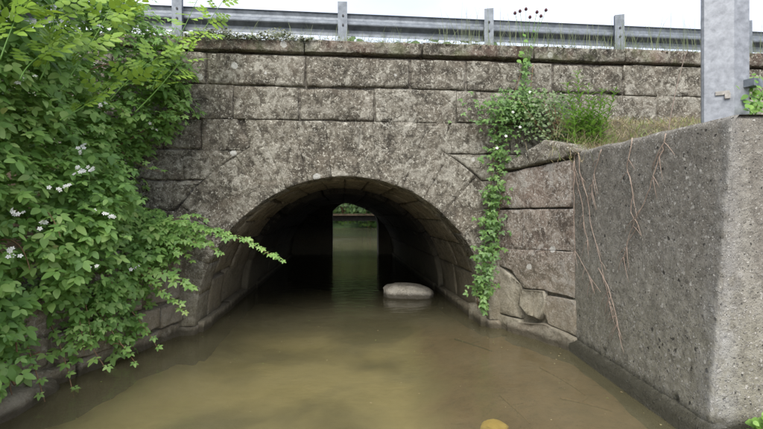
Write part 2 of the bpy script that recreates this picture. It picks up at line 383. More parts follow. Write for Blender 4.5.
# ------------------------------------------------------------------ stones
def stone(name, outline, fmap, mat, parent, depth=.25, bulge=.012, bevel=.022, rough=.012, gap=.006, jit=.008, cell=.10, seed=None):
    """One dressed block: outline (a,b) counter-clockwise, fmap(a,b,h) -> point, h is outwards."""
    sd_ = rng.random() * 100 if seed is None else seed
    P = [Vector((a, b)) for a, b in outline]
    area = sum(P[i].x * P[(i + 1) % len(P)].y - P[(i + 1) % len(P)].x * P[i].y for i in range(len(P)))
    if area < 0: P.reverse()
    if abs(area) < .004: return None
    ring = []
    for i in range(len(P)):
        a, b = P[i], P[(i + 1) % len(P)]
        k = max(1, int((b - a).length / .085))
        ring += [a.lerp(b, j / k) for j in range(k)]
    n = len(ring)
    def offset(r, d, wob=0.):
        out = []
        for i in range(len(r)):
            e1 = (r[i] - r[i - 1]); e2 = (r[(i + 1) % len(r)] - r[i])
            if e1.length < 1e-6 or e2.length < 1e-6: out.append(r[i].copy()); continue
            e1.normalize(); e2.normalize()
            nn = Vector((-e1.y - e2.y, e1.x + e2.x))
            if nn.length < 1e-6: out.append(r[i].copy()); continue
            nn.normalize()
            cosh = max(.5, nn.dot(Vector((-e1.y, e1.x))))
            dd = d / cosh + (wob * fbm(r[i].x * 6 + sd_, r[i].y * 6, sd_, 3) if wob else 0)
            out.append(r[i] + nn * dd)
        return out
    outer = offset(ring, gap + jit * .4, jit)
    inner = offset(outer, bevel)
    pts = list(inner); 
    xs = [p.x for p in inner]; ys = [p.y for p in inner]
    def inside(p, m):
        c = False; j = n - 1
        for i in range(n):
            a, b = inner[i], inner[j]
            if (a.y > p.y) != (b.y > p.y) and p.x < (b.x - a.x) * (p.y - a.y) / (b.y - a.y) + a.x: c = not c
            if (a - p).length < m: return False
            j = i
        return c
    y = min(ys) + cell * .5
    while y < max(ys):
        x = min(xs) + cell * .5
        while x < max(xs):
            q = Vector((x + rng.uniform(-.3, .3) * cell, y + rng.uniform(-.3, .3) * cell))
            if inside(q, cell * .45): pts.append(q)
            x += cell
        y += cell
    res = delaunay_2d_cdt(pts, [(i, (i + 1) % n) for i in range(n)], [], 1, 1e-5)
    vv2, ff = res[0], res[2]
    V = []
    for i, p in enumerate(vv2):
        h = bulge + rough * (fbm(p.x * 3.1 + sd_, p.y * 3.1, sd_, 4) * 1.0 + .55 * fbm(p.x * 13 + sd_, p.y * 13, sd_, 3))
        V.append(fmap(p.x, p.y, h))
    faces = [tuple(f) for f in ff]
    if len(vv2) < n: return None
    k = len(V)
    for p in outer: V.append(fmap(p.x, p.y, -bevel * .7 + .3 * rough * fbm(p.x * 5, p.y * 5, sd_, 2)))
    for p in outer: V.append(fmap(p.x, p.y, -depth))
    # map inner ring -> cdt indices (orig verts come first when none merged)
    for i in range(n):
        j = (i + 1) % n
        faces.append((i, k + i, k + j, j)); faces.append((k + i, k + n + i, k + n + j, k + j))
    o = mesh_obj(name, V, faces, mat, parent, True)
    bm = bmesh.new(); bm.from_mesh(o.data); bmesh.ops.recalc_face_normals(bm, faces=bm.faces)
    # outwards check with first triangle
    f0 = max(bm.faces, key=lambda f: f.calc_area())
    bm.to_mesh(o.data); bm.free()
    return o

# ------------------------------------------------------------------ the bridge
WA = math.atan(.0915); WY = 5.44
WO = Vector((0, WY, 0)); WX = Vector((math.cos(WA), math.sin(WA), 0)); WN = Vector((-math.sin(WA), math.cos(WA), 0))
def wl(s, y, z): return WO + WX * s + WN * y + Vector((0, 0, z))           # wall local -> world
def wall_uv(u, v, off=0.):
    d = Vector(((u - U0) / F, 1, (V0 - v) / F)); o = Vector((0, 0, HC))
    t = ((WO + WN * off - o).dot(WN)) / d.dot(WN); p = o + d * t
    return (p - WO).dot(WX), p.z
bridge = empty('stone_bridge', (0, WY, 0), WA)
tag(bridge, 'old lichen-crusted stone block bridge wall with a round-arched tunnel over the stream', 'bridge')
CS, CZ, RA, RO = -.42, .10, 1.76, 2.38
def fwall(off=0.):
    return lambda a, b, h: (a, -h + off, b)

rows = [(2.92, 3.30, [-5.6, -4.3, -3.1, -2.05, -.91, .35, 1.05, 2.15, 3.1, 4.3, 5.5, 6.8]),
        (2.52, 2.92, [-5.6, -4.6, -3.4, -2.35, -1.75, -.99, -.08, .92, 1.75, 2.7, 3.55, 4.75, 5.9, 6.8]),
        (2.15, 2.52, [-5.0, -3.9, -2.9, -2.1, 0, 1.6, 2.5, 3.4, 4.5, 5.6]),
        (1.81, 2.15, [-4.6, -3.5, -2.31, 0, 1.7]),
        (1.43, 1.81, [-4.2, -3.0, -2.0, 0, 1.7]),
        (1.00, 1.43, [-3.6, -2.75, 0]),
        (.50, 1.00, [-3.6, -2.8, 0])]
def arc_ds(z):
    q = RO * RO - (z - CZ) ** 2
    ds = math.sqrt(q) if q > 0 else 0
    if z > 2.19: ds = 1.117 + (z - 2.20) / .32 * .17
    return ds
for ri, (z0, z1, js) in enumerate(rows):
    for i in range(len(js) - 1):
        s0, s1 = js[i], js[i + 1]
        tilt = rng.uniform(-.012, .012)
        zs = [z0 + (z1 - z0) * k / 5 for k in range(6)]
        if ri < 2:
            out = [(s0 + rng.uniform(-.01, .01), z0 + tilt * .4), (s1 + rng.uniform(-.01, .01), z0 - tilt * .4), (s1, z1), (s0, z1)]
        else:
            lefts, rights = [], []
            mid = (s0 + s1) / 2
            if s1 <= 0 or (s0 < CS and s1 <= .01):
                lefts = [(s0, z) for z in zs]; rights = [(min(s1, CS - arc_ds(z)), z) for z in zs]
            else:
                lefts = [(max(s0, CS + arc_ds(z)), z) for z in zs]; rights = [(s1, z) for z in zs]
            if any(r[0] - l[0] < .10 for l, r in zip(lefts, rights)):
                good = [(l, r) for l, r in zip(lefts, rights) if r[0] - l[0] > .02]
                if len(good) < 3: continue
                lefts = [g[0] for g in good]; rights = [g[1] for g in good]
            out = rights + lefts[::-1]
        g = rng.choice([-.007, -.005, -.003, .006, .011]) if ri != 1 else rng.choice([-.006, .003, .009])
        stone('stone', out, fwall(rng.uniform(-.005, .006)), M['stone'], bridge, depth=.3, gap=g, rough=.016, bulge=.004, bevel=.006 + max(0, g), cell=.055, jit=.008 + abs(g))
# voussoirs
edges = [0, 13, 25, 37, 48, 58, 67.5, 77, 86, 96, 105, 114, 123, 133, 144, 156, 168, 180]
def ro_(th):
    t = math.radians(th)
    return (2.42 / math.sin(t) - .005) if 62 <= th <= 118 else RO
for i in range(len(edges) - 1):
    a0, a1 = edges[i], edges[i + 1]
    k = 4
    inn = [(CS + RA * math.cos(R_(a0 + (a1 - a0) * j / k)), CZ + RA * math.sin(R_(a0 + (a1 - a0) * j / k))) for j in range(k + 1)]
    outr = [(CS + ro_(t) * math.cos(R_(t)), CZ + ro_(t) * math.sin(R_(t))) for t in [a0 + (a1 - a0) * j / k for j in range(k + 1)]]
    stone('voussoir', inn + outr[::-1], fwall(rng.uniform(-.003, .003)), M['stone'], bridge, depth=.45, gap=rng.choice([-.006, -.005, -.003, .0005]), bevel=.006, rough=.018, bulge=.004, jit=.007, cell=.055)
# springer blocks under the arch at the mouth
for sgn in (-1, 1):
    s_in = CS + sgn * (RA - .02)
    out = [(s_in, -.45), (s_in + sgn * .62, -.45), (s_in + sgn * .62, .10), (s_in, .10)]
    stone('springer', out, fwall(-.03), M['wing'], bridge, depth=.5, bevel=.03, rough=.02)
# coping stones (proud)
cj = [-5.6, -4.0, -2.35, -.92, .5, 1.9, 3.1, 4.6, 6.8]
for i in range(len(cj) - 1):
    dz = rng.uniform(-.012, .012)
    zt = 3.48 + .018 * (i - 3) * .4
    stone('coping_stone', [(cj[i], 3.325 + dz), (cj[i + 1], 3.32 + dz), (cj[i + 1], zt + dz), (cj[i], zt + rng.uniform(-.015, .01))],
          fwall(-.026), M['coping'], bridge, depth=.55, gap=.003, bevel=.010, rough=.022, jit=.011, cell=.05, bulge=.0)
# barrel lining
def fbar(R, y0):
    return lambda a, b, h: (CS + (R - h) * math.cos(a / R), b, CZ + (R - h) * math.sin(a / R))
def barrel(R, ya, yb, lens, seed, rowsdeg, mt='barrel'):
    for i in range(len(rowsdeg) - 1):
        t0, t1 = R_(rowsdeg[i]) * R, R_(rowsdeg[i + 1]) * R
        y = ya; first = True
        while y < yb - .05:
            ln = lens * rng.uniform(.7, 1.3) * (.6 if first and i % 2 else 1)
            y2 = min(y + ln, yb)
            if yb - y2 < .35: y2 = yb
            stone('barrel_stone', [(t0, y), (t1, y), (t1, y2), (t0, y2)], fbar(R + rng.uniform(-.012, .014), 0), M[mt], bridge, depth=.22, gap=.006, bevel=.016, rough=.014, bulge=.004, cell=.15, jit=.006)
            y = y2; first = False
degs = [0, 17, 31, 44, 57, 69, 80, 90, 100, 111, 123, 136, 149, 163, 180]
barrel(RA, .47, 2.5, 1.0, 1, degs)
barrel(1.68, 2.5, 9.9, 1.6, 2, [0, 19, 35, 50, 64, 77, 90, 103, 116, 130, 145, 161, 180], 'shade_dark')
# projecting foot course along both sides of the tunnel
for sgn in (-1, 1):
    y = .10
    while y < 9.7:
        y2 = min(y + rng.uniform(.7, 1.3), 9.8)
        face = CS + sgn * (RA - .075 - (.05 if y > 2.45 else 0))
        stone('foot_stone', [(y, -.5), (y2, -.5), (y2, .13), (y, .13)],
              (lambda fc, sg: (lambda a, b, h: (fc - sg * h, a, b)))(face, sgn), M['barrel' if y < 2.4 else 'shade_dark'], bridge, depth=.3, gap=.003, bevel=.010, rough=.016, cell=.08, bulge=0.)
        y = y2
# core behind the facing, with the tunnel hole (front at y=.05, back at y=10)
def arch_outline(R, n=28):
    return [(CS + R * math.cos(math.pi * k / n), CZ + R * math.sin(math.pi * k / n)) for k in range(n + 1)]
hole = [(CS + RA + .06, -1.6)] + arch_outline(RA + .06) + [(CS - RA - .06, -1.6)]
outer = [(-30, -1.6), (-30, 3.30), (30, 3.30), (30, -1.6)]
poly = hole + outer
V = []; Fc = []
n = len(poly)
for y in (.03, 10.0):
    V += [(a, y, b) for a, b in poly]
from mathutils.geometry import tessellate_polygon
tri = tessellate_polygon([[Vector((a, b, 0)) for a, b in poly]])
Fc += [tuple(t) for t in tri] + [tuple(i + n for i in t)[::-1] for t in tri]
Fc += [(i, (i + 1) % n, n + (i + 1) % n, n + i) for i in range(n)]
mesh_obj('core', V, Fc, M['mortar'], bridge, False)
# far portal: narrower opening closing the tunnel
oc, orr, oz = -.08, .86, .98
op = [(-.75, -1.6)] + [(-.75, 1.52)] + [(oc + orr * math.cos(R_(t)), oz + orr * math.sin(R_(t))) for t in range(138, -1, -8)] + [(oc + orr, -1.6)]
pol = op + [(2.6, -1.6), (2.6, 2.6), (-3.2, 2.6), (-3.2, -1.6)]
n = len(pol); V = []
for y in (9.6, 10.25): V += [(a, y, b) for a, b in pol]
tri = tessellate_polygon([[Vector((a, b, 0)) for a, b in pol]])
Fc = [tuple(t) for t in tri] + [tuple(i + n for i in t)[::-1] for t in tri] + [(i, (i + 1) % n, n + (i + 1) % n, n + i) for i in range(n)]
mesh_obj('far_portal', V, Fc, M['shade_dark'], bridge, False)

# ------------------------------------------------------------------ road on top, ground, stream
o = mesh_obj('road', [wl(-30, .75, 3.36), wl(30, .75, 3.36), wl(30, 10, 3.36), wl(-30, 10, 3.36)], [(0, 1, 2, 3)], M['asphalt']); tag(o, kind='structure')
mb = MB(); mb.box((0, 0, 0), (60, .95, .34))
o = mb.build('verge', M['soil']); o.location = wl(0, .52 + .06, 3.305); o.rotation_euler = (0, 0, WA); tag(o, kind='structure')
o = mesh_obj('ground', [(-400, -400, -1.6), (400, -400, -1.6), (400, 500, -1.6), (-400, 500, -1.6)], [(0, 1, 2, 3)], M['soil']); tag(o, kind='structure')

def grid(name, x0, x1, nx, y0, y1, ny, zf, mat, kind='structure'):
    V = []; Fq = []
    for j in range(ny + 1):
        for i in range(nx + 1):
            x = x0 + (x1 - x0) * i / nx; y = y0 + (y1 - y0) * j / ny
            V.append((x, y, zf(x, y)))
    for j in range(ny):
        for i in range(nx):
            a = j * (nx + 1) + i; Fq.append((a, a + 1, a + nx + 2, a + nx + 1))
    o = mesh_obj(name, V, Fq, mat); 
    if kind: tag(o, kind=kind)
    return o
def sm(t): t = max(0., min(1., t)); return t * t * (3 - 2 * t)
def bed_z(x, y):
    z = -.42 + .30 * sm((x - .1) / 1.5) * (1 - .5 * sm((y - 6) / 3)) + .10 * sm((-1.6 - x) / .8)
    z -= .75 * sm((y - 8.5) / 3)
    z += .05 * fbm(x * 1.1, y * 1.1, 3.) + .015 * fbm(x * 5, y * 5, 9.)
    return min(z, -.05)
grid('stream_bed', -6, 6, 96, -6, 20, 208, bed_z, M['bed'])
grid('stream_bed', -30, 30, 40, 20, 70, 30, lambda x, y: -1.2 + .05 * fbm(x, y), M['bed'])
grid('stream_water', -30, 30, 2, -15, 60, 2, lambda x, y: 0., M['water'])

def left_z(x, y):
    z = .75 + .55 * sm((-2.9 - x) / 2.5) + 1.35 * sm((y - 2.6) / 2.6) * sm((-2.75 - x) / .9) + .08 * fbm(x * 1.5, y * 1.5)
    if y < 2.6: z = z * sm((-2.55 - x) / 1.2) - .6 * (1 - sm((-2.55 - x) / 1.2))
    return z
grid('left_bank', -14, -2.82, 50, -6, 4.95, 60, left_z, M['soil'])
def right_z(x, y): return 1.90 + .62 * sm((y - 4.3) / 1.2) + .05 * fbm(x * 2, y * 2)
grid('right_bank', 2.26, 12, 50, 3.02, 5.85, 22, right_z, M['ledge_soil'])
grid('right_bank', 2.02, 2.30, 6, 4.72, 5.65, 10, lambda x, y: right_z(x, y) - .22 * sm((2.28 - x) / .2), M['soil'])
def rlow_z(x, y): return -.5 + .75 * sm((x - 2.0) / .5) + .05 * fbm(x * 2.5, y * 2.5, 5.)
grid('right_low_bank', 1.9, 12, 60, -6, 2.9, 40, rlow_z, M['soil'])

# ------------------------------------------------------------------ masonry wing on the right
WP0 = Vector((1.47, 5.57, 0)); WP1 = Vector((1.985, 4.60, 0))
wu = (WP1 - WP0).normalized(); wn = Vector((wu.y, -wu.x, 0))
if wn.x > 0: wn = -wn
def wing_uv(u, v):
    d = Vector(((u - U0) / F, 1, (V0 - v) / F)); o_ = Vector((0, 0, HC))
    t = ((WP0 - o_).dot(wn)) / d.dot(wn); p = o_ + d * t
    return (p - WP0).dot(wu), p.z
wing = empty('stone_wing_wall', WP0)
tag(wing, 'short brownish stone wing wall between the hanging creeper and the concrete wall', 'wall')
def fwing(off=0.): return lambda a, b, h: tuple(wu * a + wn * (h + off) + Vector((0, 0, b)))
wst = [('stone', [(493, 176), (571, 160), (571, 207), (492, 208)], .012, 'wing', .011),
       ('stone', [(488, 210), (573, 209), (574, 251), (486, 248)], .0, 'wing', .011),
       ('stone', [(486, 248), (574, 252), (575, 298), (544, 290), (524, 288), (512, 270), (490, 262)], .008, 'wing', .013),
       ('broken_stone', [(478, 268), (500, 266), (521, 285), (521, 318), (500, 313), (476, 300)], .004, 'pale', .02),
       ('broken_stone', [(522, 289), (544, 291), (546, 302), (542, 319), (530, 314), (521, 305)], .035, 'pale', .04),
       ('stone', [(547, 296), (576, 301), (577, 336), (549, 324), (544, 312)], .01, 'wing', .016),
       ('broken_stone', [(470, 303), (500, 315), (520, 320), (520, 331), (505, 335), (470, 322)], .025, 'pale', .02),
       ('foot_stone', [(510, 322), (546, 324), (578, 338), (580, 372), (506, 352)], .045, 'slab', .03)]
for nm, pl, off, mt, rg in wst:
    stone(nm, [wing_uv(*p) for p in pl], fwing(off), M[mt], wing, depth=.35, rough=rg, bevel=.008, gap=-.006, jit=.009, cell=.045, bulge=.0)
# sloping cap stone over the wing
cap = [wing_uv(*p) for p in [(489, 174), (516, 158), (546, 139), (566, 143), (584, 151), (572, 158), (540, 165)]]
stone('cap_stone', cap, fwing(.03), M['stone'], wing, depth=.5, rough=.03, bevel=.015, gap=.003, jit=.012, cell=.05)
mb = MB()
p0, p1 = Vector((0, 0, 0)) - wn * .05 - wu * .15, wu * ((WP1 - WP0).length + .05) - wn * .05
q0, q1 = p0 - wn * .5, p1 - wn * .5
vv = [p + Vector((0, 0, z)) for z in (-.6, 1.98) for p in (p0, p1, q1, q0)]
mb.add(vv, [(0, 1, 5, 4), (1, 2, 6, 5), (2, 3, 7, 6), (3, 0, 4, 7), (4, 5, 6, 7)])
mb.build('backing', M['mortar'], wing)

# ------------------------------------------------------------------ concrete wall on the right
cw = empty('concrete_wall', (2.0, 3.7, 0))
tag(cw, 'tall dark-stained pebbly concrete retaining wall on the right bank', 'wall')
YB, YC = 4.66, 2.72
def cwx(y, z):
    t = (YB - y) / (YB - YC)
    return 1.985 + .145 * t * max(0, z) / 2.0
def cwtop(y):
    t = (YB - y) / (YB - YC)
    return 2.045 - .04 * t + .012 * fbm(y * 4, 0, 7)
holes = [(604, 351), (675, 400), (640, 352)]
def on_cw(u, v):
    y = 4.0
    for _ in range(20):
        x = cwx(y, HC + (V0 - v) / F * y); y = F * x / (u - U0)
    return Vector((x, y, HC + (V0 - v) / F * y))
hp = [on_cw(*h) for h in holes[:2]]
nx, nz = 84, 100
V = []; Fq = []
for j in range(nz + 1):
    for i in range(nx + 1):
        y = YB + (YC - YB) * i / nx
        z = -.6 + (cwtop(y) + .6) * j / nz
        d = .006 * fbm(y * 6, z * 6, 1.) + .004 * fbm(y * 20, z * 20, 4., 3)
        if j == nz: d += .02
        if i == nx: d += .012
        for h in hp:
            rr = math.hypot(h.y - y, h.z - z)
            if rr < .026: d += .05 * (1 - rr / .04)
        V.append((cwx(y, z) + d, y + (.008 * fbm(z * 9, 2., 1.) if i == nx else 0), z))
for j in range(nz):
    for i in range(nx):
        a = j * (nx + 1) + i; Fq.append((a, a + 1, a + nx + 2, a + nx + 1))
# return face, to the right
nr = 60; base = len(V)
for j in range(nz + 1):
    for i in range(1, nr + 1):
        x0 = V[j * (nx + 1) + nx][0]
        x = x0 + (7.0 - x0) * (i / nr) ** 1.6
        z = -.6 + (cwtop(YC) + .6) * j / nz
        d = .006 * fbm(x * 6, z * 6, 11.) + .004 * fbm(x * 20, z * 20, 14., 3)
        V.append((x, YC + .012 + d + (.02 if j == nz else 0), z))
for j in range(nz):
    for i in range(nr):
        a = (base + j * nr + i - 1) if i else j * (nx + 1) + nx
        c_ = (base + (j + 1) * nr + i - 1) if i else (j + 1) * (nx + 1) + nx
        Fq.append((a, base + j * nr + i, base + (j + 1) * nr + i, c_))
# top
tb = len(V)
for i in range(nx + 1):
    a = V[nz * (nx + 1) + i]; V.append((a[0] + .38, max(a[1], YC + .38), a[2] + .01))
for i in range(nx): Fq.append((nz * (nx + 1) + i, nz * (nx + 1) + i + 1, tb + i + 1, tb + i))
te = len(V); V.append((7.0, YC + .38, cwtop(YC)))
Fq.append((nz * (nx + 1) + nx, base + nz * nr + nr - 1, te, tb + nx))
Vl = [(v[0] - 2.0, v[1] - 3.7, v[2]) for v in V]
o = mesh_obj('wall_body', Vl, Fq, M['concrete'], cw)
# footing strip at the waterline
V = []; Fq = []
m_ = 40
for i in range(m_ + 1):
    y = 4.72 + (2.66 - 4.72) * i / m_
    x = 1.985
    wv = .014 * fbm(y * 5, 3, 2.)
    V += [(x - .065 + wv - 2, y - 3.7, -.6), (x - .06 + wv - 2, y - 3.7, .085 + .5 * wv), (x - .02 + wv - 2, y - 3.7, .125 + wv), (x + .06 - 2, y - 3.7, .14)]
for i in range(m_):
    for k in range(3):
        a = i * 4 + k; Fq.append((a, a + 4, a + 5, a + 1))
mesh_obj('footing', V, Fq, M['concrete'], cw)

# ------------------------------------------------------------------ left wing wall
lw = empty('left_wing_wall', (-2.62, 4.2, 0))
tag(lw, 'low rough stone wing wall half hidden under the brambles on the left', 'wall')
LP0 = Vector((-2.80, 3.15, 0)); LP1 = Vector((-2.33, 5.22, 0))
lu = (LP1 - LP0).normalized(); ln_ = Vector((lu.y, -lu.x, 0)); LL = (LP1 - LP0).length
def fl(off=0.): return lambda a, b, h: tuple(LP0 + lu * a + ln_ * (h + off) + Vector((0, 0, b)) - lw.location)
lrows = [(-.55, .16, [0, .75, 1.35, 2.15]), (.16, .42, [.1, .55, 1.2, 1.75, 2.15]), (.42, .75, [.25, .95, 1.5, 2.15]), (.75, 1.05, [.7, 1.3, 2.15])]
for z0, z1, js in lrows:
    for i in range(len(js) - 1):
        stone('stone', [(js[i], z0), (js[i + 1], z0 + rng.uniform(-.02, .02)), (js[i + 1], z1), (js[i], z1 + rng.uniform(-.03, .01))],
              fl(rng.uniform(-.04, .05)), M['wing'], lw, depth=.35, rough=.035, bevel=.014, jit=.02, gap=.006, cell=.05, bulge=0.)
mb = MB()
vv = [LP0 + lu * a - ln_ * d + Vector((0, 0, z)) - lw.location for z, a0 in ((-.6, -.05), (.95, .6)) for a, d in ((a0, .05), (LL + .1, .05), (LL + .1, .5), (a0, .5))]
mb.add(vv, [(0, 1, 5, 4), (1, 2, 6, 5), (2, 3, 7, 6), (3, 0, 4, 7), (4, 5, 6, 7)])
mb.build('backing', M['mortar'], lw)
# tilted slab at the left edge of the water
sl = empty('stone_slab', (-2.72, 3.2, 0))
tag(sl, 'pale tilted stone slab at the water edge in the lower left corner', 'stone')
sm_ = Matrix.Rotation(R_(14), 3, 'Y') @ Matrix.Rotation(R_(-8), 3, 'X')
stone('slab', [(-.55, -.75), (.13, -.75), (.20, -.1), (.16, .42), (-.1, .50), (-.55, .45)],
      lambda a, b, h: tuple(sm_ @ Vector((a, b, h + .14))), M['slab'], sl, depth=.35, rough=.04, bevel=.04, jit=.03, cell=.09)

# ------------------------------------------------------------------ rock in the water
def boulder(name, loc, size, rot, mat, seed, tag_):
    bm = bmesh.new(); bmesh.ops.create_icosphere(bm, subdivisions=4, radius=1)
    for v in bm.verts:
        p = v.co.copy()
        # squarish loaf
        q = Vector([math.copysign(abs(c) ** .72, c) for c in p])
        q *= 1 + .10 * fbm(p.x * 1.3 + seed, p.y * 1.3, p.z * 1.3, 3) + .06 * fbm(p.x * 4 + seed, p.y * 4, p.z * 4, 5)
        q.z += -.16 * q.x - .10 * q.x ** 2
        v.co = Vector((q.x * size[0], q.y * size[1], q.z * size[2]))
    me = bpy.data.meshes.new(name); bm.to_mesh(me); bm.free(); me.materials.append(mat)
    me.polygons.foreach_set('use_smooth', [True] * len(me.polygons))
    o = link_mesh(name, me); o.location = loc; o.rotation_euler = rot; tag(o, *tag_); return o
pr = at(409, 296, 7.75)
boulder('boulder', (pr.x, 7.75, .03), (.44, .28, .175), (0, R_(2), R_(-6)), M['rock'], 3.3,
        ('smooth pale rounded boulder rising from the water inside the tunnel mouth', 'boulder'))
pr = at(496, 424, 3.0)
boulder('submerged_stone', (pr.x + .01, 3.08, -.06), (.09, .075, .04), (0, 0, .5), M['submerged'], 8.1,
        ('yellow stone lying under the shallow water at the bottom edge', 'stone'))

# sunken sticks on the shallow bed by the right wall
for (a, b, lab) in [((455, 337), (492, 349), 'long pale stick lying under water nearest the creeper foot'),
                    ((540, 365), (585, 392), 'dark sunken branch on the brown silt near the concrete wall'),
                    ((560, 395), (612, 408), 'dark sunken stick below the concrete wall near the right'),
                    ((500, 392), (530, 420), 'dark sunken twig beside the yellow stone')]:
    pa = at(a[0], a[1], HC * F / (a[1] - V0)); pb = at(b[0], b[1], HC * F / (b[1] - V0)); pa.z = pb.z = -.012
    mb = MB(); mid_ = (pa + pb) / 2 + Vector((rng.gauss(0, .03), rng.gauss(0, .03), .004)); pl = bez(Vector((0, 0, 0)), mid_ - pa, pb - pa)
    mb.tube(pl, [.011 - .006 * i / 14 for i in range(15)], 6)
    mb.tube([pl[6], pl[6] + Vector((rng.uniform(.05, .12), rng.uniform(-.12, .12), 0))], [.006, .003], 5)
    o = mb.build('stick', M['twig'] if 'pale' not in lab else M['pale'], None, True); o.location = pa - Vector((0, 0, .012)); tag(o, lab, 'stick', 'sunken sticks')

# ------------------------------------------------------------------ guardrail
def rail_pt(u):
    k = (u - U0) / F; a, b = 6.08, .10
    X = k * a / (1 - k * b); return Vector((X, a + b * X, 0))
gr = empty('guardrail', (0, 6.08, 3.4)); RAng = math.atan(.10); gr.rotation_euler = (0, 0, RAng)
tag(gr, 'galvanised steel guardrail along the road above the bridge parapet', 'guardrail')
ZR = .44    # beam bottom over the empty (z 3.84)
prof = [(0, .055), (.015, .075), (.055, .085), (.09, .08), (.132, .012), (.145, .005), (.168, .005), (.181, .012), (.223, .08), (.258, .085), (.298, .075), (.313, .055)]
V = []; Fq = []
xs = [-9 + .5 * i for i in range(39)]
for x in xs:
    for z, d in prof: V.append((x, .07 + d, ZR + z))
    for z, d in prof[::-1]: V.append((x, .074 + d, ZR + z))
m_ = 2 * len(prof)
for i in range(len(xs) - 1):
    for k in range(m_): Fq.append((i * m_ + k, i * m_ + (k + 1) % m_, (i + 1) * m_ + (k + 1) % m_, (i + 1) * m_ + k))
mesh_obj('beam', V, Fq, M['galv'], gr, False)
us = [177, 343, 489, 620]
ss = [(rail_pt(u) - Vector((0, 6.08, 0))).length * (1 if u > U0 else -1) for u in us]
ss = [ss[0] - 4.1, ss[0] - 2.05] + ss + [ss[-1] + 2.0, ss[-1] + 4.0]
def cchan(wd, dp, z0, z1, lip=.0, t=.006):
    # C section, web towards the viewer
    outl = [(-wd / 2, dp), (-wd / 2, 0), (wd / 2, 0), (wd / 2, dp), (wd / 2 - t, dp), (wd / 2 - t, t), (-wd / 2 + t, t), (-wd / 2 + t, dp)]
    n = len(outl)
    v = [(a, b, z) for z in (z0, z1) for a, b in outl]
    f = [(i, (i + 1) % n, n + (i + 1) % n, n + i) for i in range(n)]
    f += [(n + 0, n + 1, n + 6, n + 7), (n + 1, n + 2, n + 5, n + 6), (n + 2, n + 3, n + 4, n + 5)]
    return v, f
for i, s in enumerate(ss):
    v, f = cchan(.125, .06, -.35, .855)
    yaw = R_(rng.uniform(-3, 3)) + (R_(-20) if i >= 4 else 0)
    mb = MB(); mb.add(v, f)
    p = mb.build('post', M['galv'], gr); p.location = (s, 0, 0); p.rotation_euler = (0, R_(rng.uniform(-.7, .7)), yaw)
    for z in (ZR + .10, ZR + .225):
        b = MB(); b.tube([(s, -.012, z), (s, .002, z)], .014, 8); b.build('bolt', M['dark'], gr)
    mb = MB(); mb.box((s, .068, ZR + .155), (.10, .012, .18)); mb.build('spacer', M['galv'], gr)

# ------------------------------------------------------------------ big post at the right
pp = at(722, 130, 3.35)
sp = empty('steel_post', (pp.x, 3.35, 1.8), R_(-30))
tag(sp, 'thick galvanised steel channel post rising behind the concrete wall at right', 'post')
pts = [(-.115, .16), (-.125, .0), (-.110, -.014), (.070, -.014), (.085, -.004), (.168, .048), (.172, .16), (.165, .16), (.161, .053), (.080, .004), (.068, -.006), (-.108, -.006), (-.117, .002), (-.108, .16)]
n = len(pts); V = [(a, b, z) for z in (-.5, 2.4) for a, b in pts]
Fq = [(i, (i + 1) % n, n + (i + 1) % n, n + i) for i in range(n)]
mesh_obj('channel', V, Fq, M['galv_post'], sp, False)
mb = MB(); mb.box((.0, -.020, .50), (.085, .010, .028)); mb.box((.03, -.024, .475), (.035, .014, .04)); mb.build('clip', M['gravel'], sp)
mb = MB(); mb.box((.178, .04, .56), (.09, .085, .055), R_(50)); mb.box((.225, .10, .565), (.10, .006, .05), R_(20)); mb.build('bracket', M['galv'], sp)
b = MB(); b.tube([(.235, .088, .565), (.24, .108, .565)], .008, 8); b.build('bolt', M['dark'], sp)

# ------------------------------------------------------------------ leaf templates
def leaflet(length=1., width=.62, fold=.12, droop=.15, serr=.04):
    """leaflet along +y, normal +z: midrib 4 points, 2x4 edge points"""
    ys = [0, .33, .68, 1.0]; mid = [(0, y * length, -droop * y * y * length) for y in ys]
    ey = [.10, .34, .62, .86]; ew = [.62, 1.0, .86, .38]
    le, re = [], []
    for k, (y, w_) in enumerate(zip(ey, ew)):
        zz = fold * width * w_ * .5 - droop * y * y * length
        yy = y + (serr if k % 2 else -serr)
        le.append((-width * .5 * w_, yy * length, zz)); re.append((width * .5 * w_, yy * length, zz))
    v = mid + le + re
    f = [(0, 1, 5, 4), (1, 2, 6, 5), (2, 3, 7, 6), (0, 8, 9, 1), (1, 9, 10, 2), (2, 10, 11, 3)]
    return np.array(v), f
def compound(parts):
    V = []; Fq = []
    for (px, py, ang, sc, kw) in parts:
        v, f = leaflet(**kw); ca, sa = math.cos(ang), math.sin(ang)
        v = v * sc; x = v[:, 0] * ca - v[:, 1] * sa + px; y = v[:, 0] * sa + v[:, 1] * ca + py
        k = sum(len(q) for q in V)
        V.append(np.stack([x, y, v[:, 2]], 1)); Fq += [tuple(i + k for i in q) for q in f]
    return np.concatenate(V), Fq
LB = compound([(0, .30, 0, .70, dict(width=.62)), (-.04, .24, 1.25, .58, dict(width=.60, droop=.22)), (.04, .22, -1.35, .60, dict(width=.58, fold=.2))])
LB5 = compound([(0, .30, 0, .70, dict(width=.56)), (-.05, .27, .95, .56, dict(width=.54, droop=.25)), (.05, .24, -1.05, .60, dict(width=.54, fold=.2)), (-.04, .14, 1.95, .40, dict(width=.58)), (.04, .16, -2.05, .42, dict(width=.58, droop=.25))])
pin = [(0, .80, .1, .34, dict(width=.66))]
for k in range(3):
    y = .22 + .22 * k
    pin += [(-.01, y, 1.0 + .12 * k, .33 - .02 * k, dict(width=.64)), (.01, y + .05, -1.1 + .1 * k, .31, dict(width=.62, droop=.25))]
LP = compound(pin)
